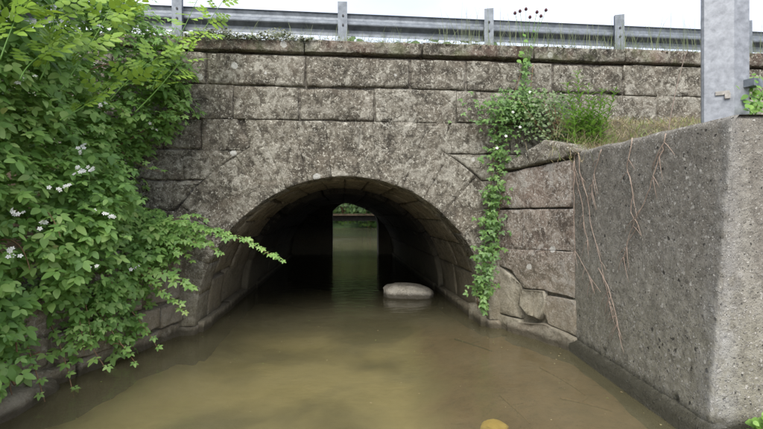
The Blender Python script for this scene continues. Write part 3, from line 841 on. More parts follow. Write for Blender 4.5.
LI = compound([(0, 0, 0, 1., dict(width=.95, fold=.05)), (0, .08, .95, .62, dict(width=.7, fold=.05)), (0, .08, -.95, .62, dict(width=.7, fold=.05))])
LN = leaflet(1., .20, .1, .35, 0.)
LS = leaflet(1., .8, .1, .1, .0)

def orient(nrm, roll, updir=Vector((0, 0, 1))):
    """matrix with +z along nrm, +y pointing down-slope-ish then rolled"""
    z = nrm.normalized(); y = (-updir) - z * (-updir).dot(z)
    if y.length < 1e-3: y = Vector((0, -1, 0)) - z * Vector((0, -1, 0)).dot(z)
    y.normalize(); x = y.cross(z)
    q = Matrix.Rotation(roll, 3, z)
    return q @ Matrix((x, y, z)).transposed()

def scatter_mesh(name, items, tmpl, mat, parent, kind='stuff'):
    """items: (pos Vector, 3x3, scale); all joined in one mesh"""
    if not items: return None
    tv, tf = tmpl; n = len(tv)
    allv = np.empty((len(items) * n, 3))
    for i, (p, m, s) in enumerate(items):
        allv[i * n:(i + 1) * n] = (tv * s) @ np.array(m).T + np.array(p)
    faces = []
    for i in range(len(items)):
        k = i * n; faces += [tuple(a + k for a in q) for q in tf]
    o = mesh_obj(name, allv.tolist(), faces, mat, parent, True)
    if kind: o['kind'] = kind
    return o
def tmpl_mesh(name, tmpl, mat):
    me = bpy.data.meshes.new(name); me.from_pydata([tuple(v) for v in tmpl[0]], [], tmpl[1]); me.materials.append(mat)
    me.polygons.foreach_set('use_smooth', [True] * len(me.polygons)); return me
def leaf_parts(items, me, parent, name='leaf'):
    for p, m, s in items:
        o = link_mesh(name, me, parent)
        o.matrix_local = Matrix.Translation(p) @ m.to_4x4() @ Matrix.Diagonal((s, s, s, 1))
def facing(it):
    """projected size to the camera, for picking the leaves that show largest"""
    p, m, s = it; d = Vector((0, 0, HC)) - p; L_ = d.length
    return s / L_ * abs((m @ Vector((0, 0, 1))).dot(d / L_))
def inframe(p, mg=10):
    if p.y < .5: return False
    u = U0 + F * p.x / p.y; v = V0 - F * (p.z - HC) / p.y
    return -mg < u < CW + mg and -mg < v < 429 + mg

def pick(items, nmax, front=None):
    """the nmax that show largest; a coarse depth buffer keeps only those in view"""
    buf = {}
    for it in items:
        p = it[0]
        if not inframe(p, 0): continue
        k = (int((U0 + F * p.x / p.y) / 5), int((V0 - F * (p.z - HC) / p.y) / 5))
        if k not in buf or p.length < buf[k]: buf[k] = p.length
    cand = []
    for i, it in enumerate(items):
        p = it[0]
        if not inframe(p, 0): continue
        k = (int((U0 + F * p.x / p.y) / 5), int((V0 - F * (p.z - HC) / p.y) / 5))
        if p.length <= buf[k] + .02: cand.append((facing(it), i))
    cand.sort(reverse=True); ids = {i for _, i in cand[:nmax]}
    return [it for i, it in enumerate(items) if i in ids], [it for i, it in enumerate(items) if i not in ids]

# ------------------------------------------------------------------ bramble thicket on the left
br = empty('bramble_thicket', (0, 0, 0))
tag(br, 'dense green bramble thicket with white flowers covering the left bank', 'bramble')
def bram_x(y, z):
    g = lambda t, c, w_: math.exp(-((t - c) / w_) ** 2)
    near = sm((y - 4.0) / 1.0)
    x = -2.62 + .10 * math.sin(y * 3.1 + z * 1.7) + .22 * fbm(y * 1.1, z * 1.1, 5., 3)
    x += near * (.30 * g(z, 2.75, .60) + .42 * g(z, 1.12, .28) - .22 * g(z, 1.75, .35))
    x += (1 - near) * .18 * g(z, 1.3, .8)
    return x
items = []
def zlow(y): return .22 + .10 * math.sin(y * 4.) + (.25 * sm((y - 4.4) / .5))
def ztop(y): return 3.75 - .25 * sm((y - 4.3) / .8) - .5 * sm((2.2 - y) / 1.5)
nclump = 1450
for c in range(nclump):
    y = 1.5 + 3.62 * rng.random() ** .75; z = zlow(y) + (ztop(y) - zlow(y)) * rng.random()
    depth = rng.random() ** 1.6 * .75
    if y > 4.75 and depth < .1 and rng.random() < .5: depth += .15
    x = bram_x(y, z) - depth
    cen = Vector((x, y, z)); r = rng.uniform(.10, .22)
    nl = int(rng.uniform(9, 20))
    for k in range(nl):
        d = Vector((rng.gauss(0, 1), rng.gauss(0, 1), rng.gauss(0, 1))).normalized()
        p = cen + d * r * rng.random() ** .4
        if p.y > 5.15: p.y = 5.15
        if p.z < .1: p.z = .1
        nrm = Vector((.28, -.42, .85)) + d * .35 + Vector((rng.gauss(0, .3), rng.gauss(0, .3), rng.gauss(0, .3)))
        sz = rng.choice((rng.uniform(.045, .08), rng.uniform(.07, .115), rng.uniform(.09, .15))) * (1.05 if y < 3.6 else .9)
        items.append((p, orient(nrm, rng.gauss(0, .7)), sz))
# arching canes with leaves: listed as 3D polylines
canes = []
def cane(p0, p1, p2, r=.006, leaves=12, ls=.11, bare=0., drop=.1):
    pl = bez(p0, p1, p2); canes.append((pl, r))
    for k in range(leaves):
        t = bare + (1 - bare) * (k + .5) / leaves; i = min(int(t * 14), 13)
        p = pl[i].lerp(pl[i + 1], t * 14 - i)
        side = 1 if k % 2 else -1
        tng = (pl[i + 1] - pl[i]).normalized(); lat = tng.cross(Vector((0, 0, 1)))
        q = p + lat * side * .035 + Vector((0, 0, rng.uniform(0, .04)))
        nrm = Vector((.15, -.5, .8)) + lat * side * .35 + Vector((rng.gauss(0, .2), rng.gauss(0, .2), rng.gauss(0, .15)))
        items.append((q, orient(nrm, rng.gauss(0, .6) + side * .6), ls * rng.uniform(.8, 1.2) * (1.1 - .35 * t)))
# the long shoot reaching in front of the arch
cane(at(150, 228, 4.75), at(215, 218, 4.75), at(284, 263, 4.65), .006, 44, .085, .05)
cane(at(140, 250, 4.7), at(190, 215, 4.7), at(228, 238, 4.7), .005, 26, .10)
cane(at(120, 240, 4.6), at(175, 240, 4.65), at(205, 245, 4.7), .005, 22, .11)
cane(at(110, 255, 4.45), at(160, 270, 4.5), at(193, 288, 4.55), .006, 30, .12)
cane(at(110, 250, 4.4), at(150, 280, 4.4), at(186, 312, 4.5), .005, 26, .10)
cane(at(95, 280, 4.25), at(130, 300, 4.3), at(160, 352, 4.35), .005, 12, .10)
cane(at(90, 300, 4.0), at(110, 330, 4.0), at(138, 366, 4.0), .005, 10, .09)
cane(at(40, 310, 3.7), at(60, 330, 3.7), at(74, 398, 3.6), .006, 9, .10)
cane(at(60, 290, 3.8), at(80, 330, 3.8), at(108, 372, 3.75), .005, 9, .11)
cane(at(10, 300, 3.4), at(30, 350, 3.4), at(45, 402, 3.3), .006, 8, .09)
cane(at(120, 130, 4.7), at(150, 120, 4.75), at(186, 116, 4.8), .005, 22, .10)
cane(at(110, 150, 4.6), at(150, 130, 4.7), at(176, 104, 4.8), .006, 18, .10)
cane(at(120, 150, 4.7), at(140, 170, 4.75), at(165, 172, 4.8), .004, 10, .09)
cane(at(120, 190, 4.6), at(130, 210, 4.65), at(150, 225, 4.7), .004, 14, .11)
cane(at(140, 90, 4.75), at(170, 90, 4.8), at(196, 60, 4.85), .005, 16, .09)
for k in range(9):
    u1 = rng.uniform(180, 238); v1 = rng.uniform(214, 262) if u1 > 205 else rng.uniform(214, 300)
    cane(at(135, rng.uniform(225, 255), 4.65), at(165, rng.uniform(205, 235), 4.7), at(u1, v1, rng.uniform(4.5, 4.8)), .004, 20, .085)
for k in range(8):
    u1 = rng.uniform(30, 170); v1 = 395 - u1 * .33 - rng.uniform(2, 22)
    Yk = 2.45 * F / (U0 - u1)
    cane(at(u1 - 25, v1 - 75, Yk + .1), at(u1 - 5, v1 - 60, Yk), at(u1, v1, Yk), .004, 9, .10)
# bare arching canes seen against the leaves
for a, b, c_, r in [((45, 105, 3.9), (70, 70, 4.0), (118, 62, 4.2), .008), ((20, 320, 3.3), (14, 335, 3.25), (17, 352, 3.2), .010),
                    ((0, 240, 3.2), (22, 235, 3.25), (30, 270, 3.2), .006), ((95, 215, 4.1), (97, 250, 4.1), (88, 275, 4.0), .006),
                    ((15, 385, 3.2), (5, 370, 3.1), (12, 395, 3.1), .007), ((130, 352, 4.1), (118, 340, 4.1), (112, 345, 4.0), .006),
                    ((40, 352, 3.55), (10, 365, 3.4), (-10, 380, 3.3), .006)]:
    cane(at(*a), at(*b), at(*c_), r, 0)
for i in range(22):
    y = 1.8 + 3.2 * rng.random(); z = rng.uniform(.8, 2.6)
    p0 = Vector((bram_x(y, z) - .45, y, z)); p2 = Vector((bram_x(y, z) + .08, y - rng.uniform(.1, .5), z + rng.uniform(-.2, .25)))
    cane(p0, (p0 + p2) / 2 + Vector((0, 0, .25)), p2, .005, 10, .12)
for pl, r in canes:
    mb = MB(); k = len(pl); mb.tube(pl, [r * (1.1 - .6 * i / k) for i in range(k)], 5); mb.build('cane', M['twig'], br, True)
top, rest = pick(items, 300)
me3 = tmpl_mesh('bramble_leaf', LB, M['bramble']); me5 = tmpl_mesh('bramble_leaf_five', LB5, M['bramble'])
leaf_parts(top[:200], me3, br); leaf_parts(top[200:], me5, br)
half = len(rest) * 2 // 3
scatter_mesh('foliage', rest[:half], LB, M['bramble'], br); scatter_mesh('foliage', rest[half:], LB5, M['bramble'], br)
# flowers
def flower_mesh():
    mb = MB()
    for k in range(5):
        a = 2 * math.pi * k / 5
        d = Vector((math.cos(a), math.sin(a), 0)); e = Vector((-d.y, d.x, 0))
        mb.add([d * .12, d * .55 + e * .34 + Vector((0, 0, .12)), d * 1.0 + Vector((0, 0, .05)), d * .55 - e * .34 + Vector((0, 0, .12))], [(0, 1, 2, 3)])
    mb.lathe((0, 0, 0), [(.0, .22), (.16, .16), (.2, .0)], 6)
    return mb
fm = flower_mesh(); fme = bpy.data.meshes.new('bramble_flower'); fme.from_pydata(fm.v, [], fm.f); fme.materials.append(M['petal'])
spots = [(88, 167), (93, 170), (84, 171), (80, 172), (13, 212), (18, 214), (46, 223), (43, 221), (107, 214), (112, 216), (60, 190), (66, 186), (13, 256), (9, 250), (22, 80), (17, 82),
         (82, 146), (78, 148), (100, 104), (97, 266), (152, 128), (40, 18), (34, 22), (58, 26), (12, 16), (70, 40), (135, 268)]
spots += [(u + rng.gauss(0, 4), v + rng.gauss(0, 3)) for u, v in spots for _ in range(2)]
for u, v in spots:
    Y = 3.15 + 1.45 * (u / 150.)
    p = at(u, v, Y); y_, z_ = p.y, p.z
    # bring the flower out to the leaf surface along the view line
    for Yt in np.linspace(2.2, 4.9, 60):
        q = at(u, v, Yt)
        if q.x < bram_x(q.y, q.z) + .14: p = q; break
    o = link_mesh('flower', fme, br)
    o.matrix_local = Matrix.Translation(p) @ orient(Vector((.3, -.8, .5)) + Vector((rng.gauss(0, .3), 0, rng.gauss(0, .3))), rng.random() * 6).to_4x4() @ Matrix.Diagonal((.019, .019, .019, 1))

# ------------------------------------------------------------------ yellow-green sapling, upper left
sg = empty('sapling', at(110, 120, 4.7))
tag(sg, 'yellow-green sapling with feathery leaves reaching over the parapet at upper left', 'sapling')
base = sg.location.copy(); base_l = Vector((0, 0, 0))
fr = []
def shoot(a, b, c_, n, ls, r=.0045):
    dep = lambda q: at(q[0], q[1], min(4.8, 2.22 * F / (U0 - q[0])))
    pl = bez(dep(a), dep(b), dep(c_)); pl = [p - base for p in pl]
    mb = MB(); mb.tube(pl, [r * (1.1 - .7 * i / 15) for i in range(15)], 5); mb.build('stem', M['weed'], sg, True)
    for k in range(n):
        t = .25 + .75 * (k + .5) / n; i = min(int(t * 14), 13); p = pl[i].lerp(pl[i + 1], t * 14 - i)
        tng = (pl[i + 1] - pl[i]).normalized(); side = 1 if k % 2 else -1
        nrm = Vector((.1, -.6, .7)) + Vector((rng.gauss(0, .45), rng.gauss(0, .35), rng.gauss(0, .4)))
        m = orient(nrm, 0)
        ydir = (tng * .8 + Vector((side * .8, -.2, .3))).normalized()
        z = nrm.normalized(); yv = (ydir - z * ydir.dot(z)).normalized(); xv = yv.cross(z)
        fr.append((p, Matrix((xv, yv, z)).transposed(), ls * rng.uniform(.5, .95)))
shoot((135, 112, 4.8), (175, 75, 4.85), (222, 2, 4.8), 20, .30, .006)
shoot((150, 90, 4.8), (180, 40, 4.8), (205, -18, 4.8), 14, .28)
shoot((110, 100, 4.6), (130, 75, 4.65), (160, 56, 4.7), 14, .28)
shoot((60, 90, 4.3), (90, 50, 4.35), (120, -10, 4.4), 16, .30)
shoot((40, 80, 4.1), (60, 40, 4.1), (50, -15, 4.1), 14, .28)
shoot((20, 80, 3.9), (30, 50, 3.9), (80, 42, 3.9), 12, .26)
shoot((0, 60, 3.8), (10, 30, 3.8), (28, -10, 3.8), 12, .28)
shoot((90, 60, 4.5), (120, 20, 4.5), (150, -12, 4.55), 14, .30)
shoot((60, 120, 4.1), (90, 105, 4.15), (112, 84, 4.2), 10, .24)
leaf_parts(fr, tmpl_mesh('feathery_leaf', LP, M['pinnate']), sg)

# ------------------------------------------------------------------ creeper hanging at the arch corner
iv = empty('creeper', wl(1.4, -.1, .5)); ib = iv.location.copy()
tag(iv, 'green creeper hanging down the wall corner right of the arch', 'creeper')
spine = [(527, 62), (524, 85), (512, 105), (500, 130), (499, 160), (494, 190), (492, 215), (491, 240), (488, 265), (482, 285), (484, 306)]
wid = [2, 7, 20, 16, 15, 10, 9, 11, 12, 9, 3]
it = []
def wallp(u, v, off):
    s, z = wall_uv(u, v, -off); return wl(s, -off, z)
for k in range(1150):
    t = rng.random() ** .9 * (len(spine) - 1); i = min(int(t), len(spine) - 2); f = t - i
    u = spine[i][0] * (1 - f) + spine[i + 1][0] * f; v = spine[i][1] * (1 - f) + spine[i + 1][1] * f; w_ = wid[i] * (1 - f) + wid[i + 1] * f
    cl = .5 + .5 * math.sin(t * 5.0 + 1.)
    if rng.random() > .35 + .65 * cl or (t < 1.6 and rng.random() < .6): continue
    u += rng.gauss(0, .60) * w_ * (.6 + .5 * cl); v += rng.gauss(0, 4)
    off = rng.uniform(.04, .26) if v < 250 else rng.uniform(.1, .45)
    p = wallp(u, v, off) - ib
    nrm = Vector((-.1, -.8, .55)) + Vector((rng.gauss(0, .35), rng.gauss(0, .3), rng.gauss(0, .35)))
    it.append((p, orient(nrm, rng.gauss(0, .6)), rng.uniform(.032, .060)))
for k in range(560):    # spread over the ledge at the top right
    u = rng.gauss(520, 20); v = rng.gauss(108, 9)
    p = wallp(u, v, rng.uniform(.05, .3)) - ib
    nrm = Vector((-.1, -.7, .65)) + Vector((rng.gauss(0, .35), rng.gauss(0, .3), rng.gauss(0, .35)))
    it.append((p, orient(nrm, rng.gauss(0, .6)), rng.uniform(.03, .055)))
for off0 in ((0, 0), (6, 2), (-5, 3)):
    mb = MB(); mb.tube([wallp(u + off0[0] + rng.gauss(0, 1.5), v + off0[1], .06 if v < 250 else .2) - ib for u, v in spine], .004, 5); mb.build('stem', M['twig'], iv, True)
wit = [(p + ib, m, s) for p, m, s in it]
tp, rs = pick(wit, 260)
leaf_parts([(p - ib, m, s * 1.35) for p, m, s in tp], tmpl_mesh('creeper_leaf', LB, M['ivy']), iv)
scatter_mesh('foliage', [(p - ib, m, s * 1.35) for p, m, s in rs], LB, M['ivy'], iv)
for k, (u, v) in enumerate([(506, 136), (520, 127), (497, 148), (546, 106), (513, 112), (530, 92)]):
    o = link_mesh('flower', fme, iv); o.matrix_local = Matrix.Translation(wallp(u, v, .3) - ib) @ orient(Vector((0, -1, .3)), k).to_4x4() @ Matrix.Diagonal((.02, .02, .02, 1))

# ------------------------------------------------------------------ weeds on the ledge behind the wing wall
def rfloor(p): return right_z(p.x, p.y)
gb = empty('grey_shrub', at(556, 140, 5.3)); gbl = gb.location.copy()
tag(gb, 'grey-green low shrub on the ledge beside the creeper', 'shrub')
it = []
for k in range(800):
    u = rng.gauss(551, 14); v = rng.uniform(92, 142); 
    p = at(u, v, rng.uniform(5.1, 5.45)) - gbl
    nrm = Vector((0, -.7, .6)) + Vector((rng.gauss(0, .5), rng.gauss(0, .4), rng.gauss(0, .4)))
    it.append((p, orient(nrm, rng.random() * 6), rng.uniform(.02, .045)))
scatter_mesh('foliage', it, LS, M['greyleaf'], gb)
for k in range(10):
    mb = MB(); a = at(556 + rng.gauss(0, 8), 146, 5.3) - gbl; b = at(553 + rng.gauss(0, 14), rng.uniform(96, 115), 5.25) - gbl
    mb.tube([a, (a + b) / 2 + Vector((rng.gauss(0, .03), 0, 0)), b], .004, 4); mb.build('stem', M['twig'], gb, True)

wme = tmpl_mesh('narrow_leaf', LN, M['weed'])
stalks = [((585, 146), (577, 70), 5.05, 'tallest narrow-leaved green weed on the ledge, its tip up at the wall coping'),
          ((590, 146), (588, 84), 5.10, 'upright narrow-leaved green weed on the ledge just right of the tallest one'),
          ((578, 146), (566, 82), 5.15, 'leaning narrow-leaved green weed on the ledge left of the tallest one'),
          ((594, 147), (603, 88), 5.12, 'narrow-leaved green weed leaning right over the ledge'),
          ((584, 147), (583, 108), 4.95, 'short bright green weed low in front of the ledge clump'),
          ((597, 147), (616, 88), 5.2, 'rightmost narrow-leaved green weed of the ledge clump'),
          ((575, 145), (560, 104), 5.0, 'short green weed at the left of the ledge clump')]
for k in range(15):
    ua = rng.uniform(570, 604); stalks.append(((ua, 147), (ua + rng.gauss(0, 8), rng.uniform(96, 128)), rng.uniform(4.85, 5.25), 'short lush narrow-leaved weed within the green ledge clump'))
for (a, b, Y, lab) in stalks:
    pa, pb = at(*a, Y), at(*b, Y - .03)
    root = empty('leafy_weed', pa); tag(root, lab, 'weed', 'weeds on the ledge')
    pl = bez(Vector((0, 0, -.12)), (pb - pa) * .5 + Vector((rng.gauss(0, .02), 0, .04)), pb - pa)
    mb = MB(); mb.tube(pl, [.005 * (1.1 - .7 * i / 15) for i in range(15)], 5); mb.build('stem', M['weed'], root, True)
    n_ = int((pb - pa).length / .0135)
    for k in range(n_):
        t = .12 + .88 * k / n_; i = min(int(t * 14), 13); p = pl[i].lerp(pl[i + 1], t * 14 - i)
        a_ = k * 2.4; d = Vector((math.cos(a_), math.sin(a_), .75)).normalized()
        z = Vector((-d.x * .6, -d.y * .6, .8)); z = (z - d * z.dot(d)).normalized(); x = d.cross(z)
        o = link_mesh('leaf', wme, root); s = .15 * (1.1 - .6 * t) * rng.uniform(.8, 1.15)
        o.matrix_local = Matrix.Translation(p) @ Matrix((x, d, z)).transposed().to_4x4() @ Matrix.Diagonal((s, s, s, 1))

# thin weed with dark round heads against the sky
hd = empty('burnet_weed', wl(1.62, -.05, 3.2)); hb = hd.location.copy()
tag(hd, 'thin weed with dark round seed heads above the parapet', 'weed')
heads = [(515, 13), (520, 11), (526, 9), (537, 12), (541, 16), (546, 10), (530, 17)]
for u, v in heads:
    a = wallp(526, 75, .12) - hb; b = at(u, v, 5.45) - hb
    mb = MB(); pl = bez(a, (a + b) / 2 + Vector((.0, 0, .12)), b); mb.tube(pl, .0028, 4); mb.build('stem', M['weed'], hd, True)
    mb = MB(); mb.lathe(tuple(b), [(.0, -.022), (.016, -.014), (.02, 0), (.014, .016), (0, .022)], 7); mb.build('seed_head', M['seedhead'], hd, True)
fme2 = tmpl_mesh('leaf_blade', LS, M['weed'])
for u, v, s in [(524, 40, .06), (519, 52, .07), (530, 46, .06), (520, 57, .08), (527, 58, .07), (523, 34, .05), (533, 30, .04), (517, 60, .07), (525, 66, .05), (519, 90, .05), (527, 88, .05)]:
    o = link_mesh('leaf', fme2, hd); o.matrix_local = Matrix.Translation(wallp(u, v, .17) - hb) @ orient(Vector((rng.gauss(0, .3), -.8, .5)), rng.gauss(0, 1.2)).to_4x4() @ Matrix.Diagonal((s, s, s, 1))

# ------------------------------------------------------------------ grasses
def blades(name, spots_, mat, label=None, cat=None):
    V = []; Fq = []
    for p, h, wd, lean in spots_:
        a = rng.random() * math.pi; e = Vector((math.cos(a), math.sin(a) * .4, 0)) * wd
        k = len(V)
        for j, t in enumerate((0, .4, .75, 1.)):
            c = p + Vector((lean.x * t * t, lean.y * t * t, h * t * (1 - .12 * t))); ww = (1, .8, .5, .06)[j]
            V += [c - e * ww, c + e * ww]
        Fq += [(k, k + 1, k + 3, k + 2), (k + 2, k + 3, k + 5, k + 4), (k + 4, k + 5, k + 7, k + 6)]
    o = mesh_obj(name, V, Fq, mat, None, False); tag(o, label, cat, kind='stuff'); return o
sp_ = []
for k in range(6000):
    s = rng.uniform(-4.5, 6.8); y = rng.uniform(.12, .75)
    h = rng.uniform(.07, .26) * (1.7 if rng.random() < .12 else 1)
    if s > .8 and rng.random() < .16: h = rng.uniform(.3, .8)
    sp_.append((wl(s, y, 3.46 + .01), h, rng.uniform(.002, .0042), Vector((rng.gauss(0, .10), rng.gauss(0, .05), 0))))
blades('verge_grass', sp_, M['grass'], 'thin sparse grass along the top of the parapet below the guardrail', 'grass')
sp_ = []
for k in range(5200):
    x = rng.uniform(2.1, 5.2); y = rng.uniform(4.1, 5.85)
    sp_.append((Vector((x, y, right_z(x, y) - .01)), rng.uniform(.03, .13), rng.uniform(.003, .006), Vector((rng.gauss(0, .09), rng.gauss(0, .07), 0))))
for k in range(650):
    x = rng.gauss(2.25, .22); y = rng.gauss(4.75, .25)
    sp_.append((Vector((x, y, right_z(x, y) - .01)), rng.uniform(.05, .24), rng.uniform(.002, .005), Vector((rng.gauss(.03, .12), rng.gauss(-.03, .08), 0))))
blades('dry_grass', sp_, M['drygrass'], 'dry straw-coloured grass on the ledge behind the concrete wall', 'grass')
# moss cushions and low weeds on the coping, left half
it = []
for k in range(5200):
    s = -2.3 + 1.45 * rng.random() if k < 3900 else rng.uniform(-3, 6)
    y = rng.uniform(-.10, .35)
    p = wl(s, y, 3.475 + rng.uniform(-.02, .06 + .05 * math.sin(s * 9.)) * (1 if k < 3900 else .4))
    it.append((p, orient(Vector((rng.gauss(0, .5), -.5 + rng.gauss(0, .4), .8)), rng.random() * 6), rng.uniform(.014, .040)))
o = scatter_mesh('moss', it, LS, M['moss'], None); tag(o, 'grey-green moss and stonecrop cushions on the parapet coping', 'moss')
# right edge clump by the post
rc = empty('leafy_clump', at(752, 112, 3.5)); rl = rc.location.copy()
tag(rc, 'leafy green weed clump right of the steel post at the frame edge', 'weed')
it = []
for k in range(160):
    p = at(rng.gauss(756, 9), rng.uniform(74, 116), rng.uniform(3.2, 3.9)) - rl
    it.append((p, orient(Vector((rng.gauss(0, .4), -.7, .6)), rng.gauss(0, 1)), rng.uniform(.03, .06)))
leaf_parts(it, tmpl_mesh('clump_leaf', LS, M['weed']), rc)
for k in range(8):
    a = at(752, 124, 3.5) - rl; b = it[k * 7][0]; mb = MB(); mb.tube(bez(a, (a + b) / 2 + Vector((0, 0, .05)), b), .003, 4); mb.build('stem', M['weed'], rc, True)
lc = empty('small_clump', at(760, 425, 2.62)); ll = lc.location.copy()
tag(lc, 'small green leaf clump at the foot of the concrete wall in the lower right corner', 'weed')
it = []
for k in range(60):
    p = at(rng.gauss(764, 6), rng.gauss(425, 6), rng.uniform(2.5, 2.66)) - ll
    it.append((p, orient(Vector((rng.gauss(0, .4), -.6, .7)), rng.gauss(0, 1)), rng.uniform(.025, .05)))
leaf_parts(it, tmpl_mesh('small_leaf', LI, M['weed']), lc)

# ------------------------------------------------------------------ dry vines over the concrete
vines = [([(579, 148), (576, 158), (577, 176), (583, 200), (588, 230), (592, 250)], 'dry brown vine hanging nearest the stone wing on the concrete wall'),
         ([(581, 152), (582, 172), (589, 196), (593, 222), (603, 262), (612, 300), (623, 334)], 'long dry brown vine trailing far down the concrete wall'),
         ([(634, 138), (629, 166), (635, 190), (634, 212), (641, 226), (630, 242), (626, 262)], 'dry brown vine down the middle of the concrete wall'),
         ([(669, 134), (664, 150), (657, 176), (648, 200), (640, 216), (632, 236), (628, 258)], 'dry reddish vine slanting down from the wall top to the left'),
         ([(568, 160), (570, 190), (573, 222), (578, 250), (592, 275), (604, 292)], 'thin dry vine along the joint of stone and concrete'),
         ([(604, 150), (597, 168), (594, 190), (592, 204)], 'short dry vine near the top of the concrete wall'),
         ([(600, 268), (610, 285), (618, 310), (622, 338)], 'short forked dry vine low on the concrete wall')]
for pl, lab in vines:
    P = [on_cw(*p) - Vector((rng.uniform(.012, .03), 0, 0)) for p in pl]
    if pl[0][0] < 573: P = [on_cw(max(p[0], 577), p[1]) - Vector((.03, 0, 0)) for p in pl]
    Q = []
    for i in range(len(P) - 1):
        for j in range(4): Q.append(P[i].lerp(P[i + 1], j / 4) + Vector((0, rng.gauss(0, .005), rng.gauss(0, .003))))
    Q.append(P[-1])
    root = empty('dry_vine', Q[0]); tag(root, lab, 'vine', 'dry vines on the concrete wall')
    mb = MB(); mb.tube([q - Q[0] for q in Q], [.0046 * (1.05 - .6 * i / len(Q)) for i in range(len(Q))], 5); mb.build('stem', M['vine'], root, True)
    for k in range(10):
        i = rng.randrange(2, len(Q) - 1); a = Q[i] - Q[0]
        b = a + Vector((-.01, rng.choice((-1, 1)) * rng.uniform(.04, .14), -rng.uniform(.06, .2)))
        mb = MB(); mb.tube(bez(a, (a + b) / 2 + Vector((-.012, 0, .03)), b, 6), [.003, .003, .0028, .0025, .002, .0018, .0012], 4); mb.build('twig', M['vine'], root, True)
# tall dry stalk rising from the ledge
root = empty('dry_stalk', at(668, 134, 4.0)); tag(root, 'thin tall dry reddish stalk rising in front of the parapet left of the post', 'stalk')
mb = MB(); a = Vector((0, 0, 0)); b = at(687, 50, 4.2) - root.location; mb.tube(bez(a, (a + b) / 2 + Vector((-.03, 0, .03)), b), [.005 - .003 * i / 14 for i in range(15)], 5); mb.build('stem', M['vine'], root, True)

# bits of leaf and foam afloat
it = []
for k in range(170):
    y = rng.uniform(2.6, 8.5); x = rng.uniform(-2.4, 1.9) if k % 3 else 1.9 - abs(rng.gauss(0, .35)) - (.45 if y > 4.7 else 0)
    it.append((Vector((x, y, .004)), orient(Vector((rng.gauss(0, .05), rng.gauss(0, .05), 1)), rng.random() * 6), rng.uniform(.006, .022)))
o = scatter_mesh('floating_litter', it, LS, M['drygrass'], None); tag(o, 'tiny pale leaf bits floating on the stream', 'litter')

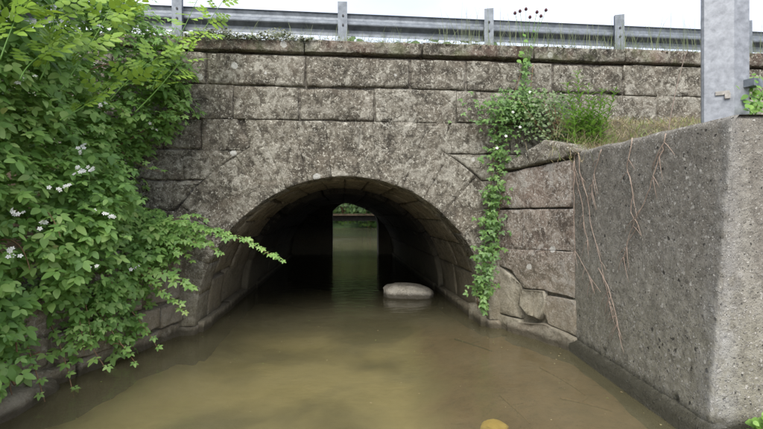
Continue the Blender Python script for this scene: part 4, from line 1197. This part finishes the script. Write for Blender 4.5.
# ------------------------------------------------------------------ beyond the tunnel
fb = empty('footbridge', (-3.0, 30, 1.25))
tag(fb, 'low dark footbridge crossing the stream beyond the far tunnel opening', 'footbridge')
mb = MB(); mb.box((0, 0, -.10), (14, .6, .34)); mb.build('beam', M['timber'], fb)
mb = MB(); mb.box((0, .05, .14), (14, 1.6, .13)); mb.build('deck', M['soil'], fb)
for x in (-6, 6):
    mb = MB(); mb.box((x, 0, -.9), (.6, .9, 1.7)); mb.build('pier', M['timber'], fb)
def far_z(x, y): return -.6 + 3.6 * sm((y - 44) / 12) + .3 * fbm(x * .3, y * .3)
grid('far_bank', -40, 34, 40, 43, 75, 20, far_z, M['far_grass'])
for i, (x, y, r, lab) in enumerate([(-7.2, 47, 2.6, 'leafy green bush beyond the tunnel, leftmost in the far opening'), (-4.0, 49, 3.0, 'tall leafy green bush in the middle of the far tunnel opening'),
                                   (-1.2, 46.5, 2.3, 'leafy green bush at the right of the far tunnel opening')]):
    root = empty('far_bush', (x, y, .5)); tag(root, lab, 'bush', 'bushes beyond the tunnel')
    it = []
    for k in range(900):
        d = Vector((rng.gauss(0, 1), rng.gauss(0, 1), rng.gauss(0, 1))).normalized() * rng.random() ** .35
        lump = 1 + .35 * fbm(d.x * 2 + i * 9, d.y * 2, d.z * 2, 3)
        p = Vector((d.x * r * lump, d.y * r * .8 * lump, r * .85 + d.z * r * 1.1 * lump))
        it.append((p, orient(d + Vector((0, -.6, .5)), rng.random() * 6), rng.uniform(.22, .45)))
    scatter_mesh('crown', it, LS, M['far_leaf'], root)
    mb = MB()
    for k in range(4): mb.tube([(rng.gauss(0, .15), rng.gauss(0, .15), -.4), (rng.gauss(0, .5), rng.gauss(0, .4), r * .6), (rng.gauss(0, .9), rng.gauss(0, .6), r * 1.3)], [.10, .07, .03], 6)
    mb.build('trunk', M['twig'], root, True)
for i, (x, y, r, lab) in enumerate([(-14, 54, 5.5, 'big dark tree beyond the tunnel, left of the far bushes'), (-6.5, 57, 6.0, 'big green tree rising behind the far bushes'), (0.5, 55, 5.5, 'big green tree beyond the tunnel, right of the far bushes'), (-2.8, 62, 7.0, 'tallest green tree at the back beyond the tunnel'), (-10.5, 63, 7.0, 'tall green tree at the back left beyond the tunnel'), (-8.6, 25, 5.5, 'added tree shading the stream just past the far opening, on its left'), (3.6, 25, 5.5, 'added tree shading the stream just past the far opening, on its right'), (-2.6, 33, 6.0, 'added tree shading the stream behind the far footbridge')]):  # overhanging trees nearer the opening are added to shade the far water
    root = empty('far_tree', (x, y, 2.0)); tag(root, lab, 'tree', 'trees beyond the tunnel')
    it = []
    for k in range(2600):
        d = Vector((rng.gauss(0, 1), rng.gauss(0, 1), rng.gauss(0, 1))).normalized() * rng.random() ** .35
        lump = 1 + .4 * fbm(d.x * 2 + i * 7, d.y * 2, d.z * 2, 3)
        it.append((Vector((d.x * r * lump, d.y * r * .8 * lump, (r * 1.15 if y > 50 else 5.2 if y < 30 else 7.5) + d.z * r * (1.35 if y > 50 else .75) * lump)), orient(d + Vector((0, -.6, .5)), rng.random() * 6), rng.uniform(.4, .8)))
    scatter_mesh('crown', it, LS, M['far_leaf'], root)
    mb = MB()
    mb.tube([(0 if y > 50 else (-3.4 if x < -3 else 3.4 if x > 0 else -7.5), 0, -3.2), (.2 if y > 50 else (-2.2 if x < -3 else 2.2 if x > 0 else -4.5), 0, r * .6), (.1, 0, r * 1.3)], [.4, .3, .1], 8)
    for k in range(5): mb.tube([(.15, 0, r * .5), (rng.gauss(0, 1.2), rng.gauss(0, 1), r * .9), (rng.gauss(0, 2.5), rng.gauss(0, 2), r * 1.5)], [.18, .12, .04], 6)
    mb.build('trunk', M['twig'], root, True)
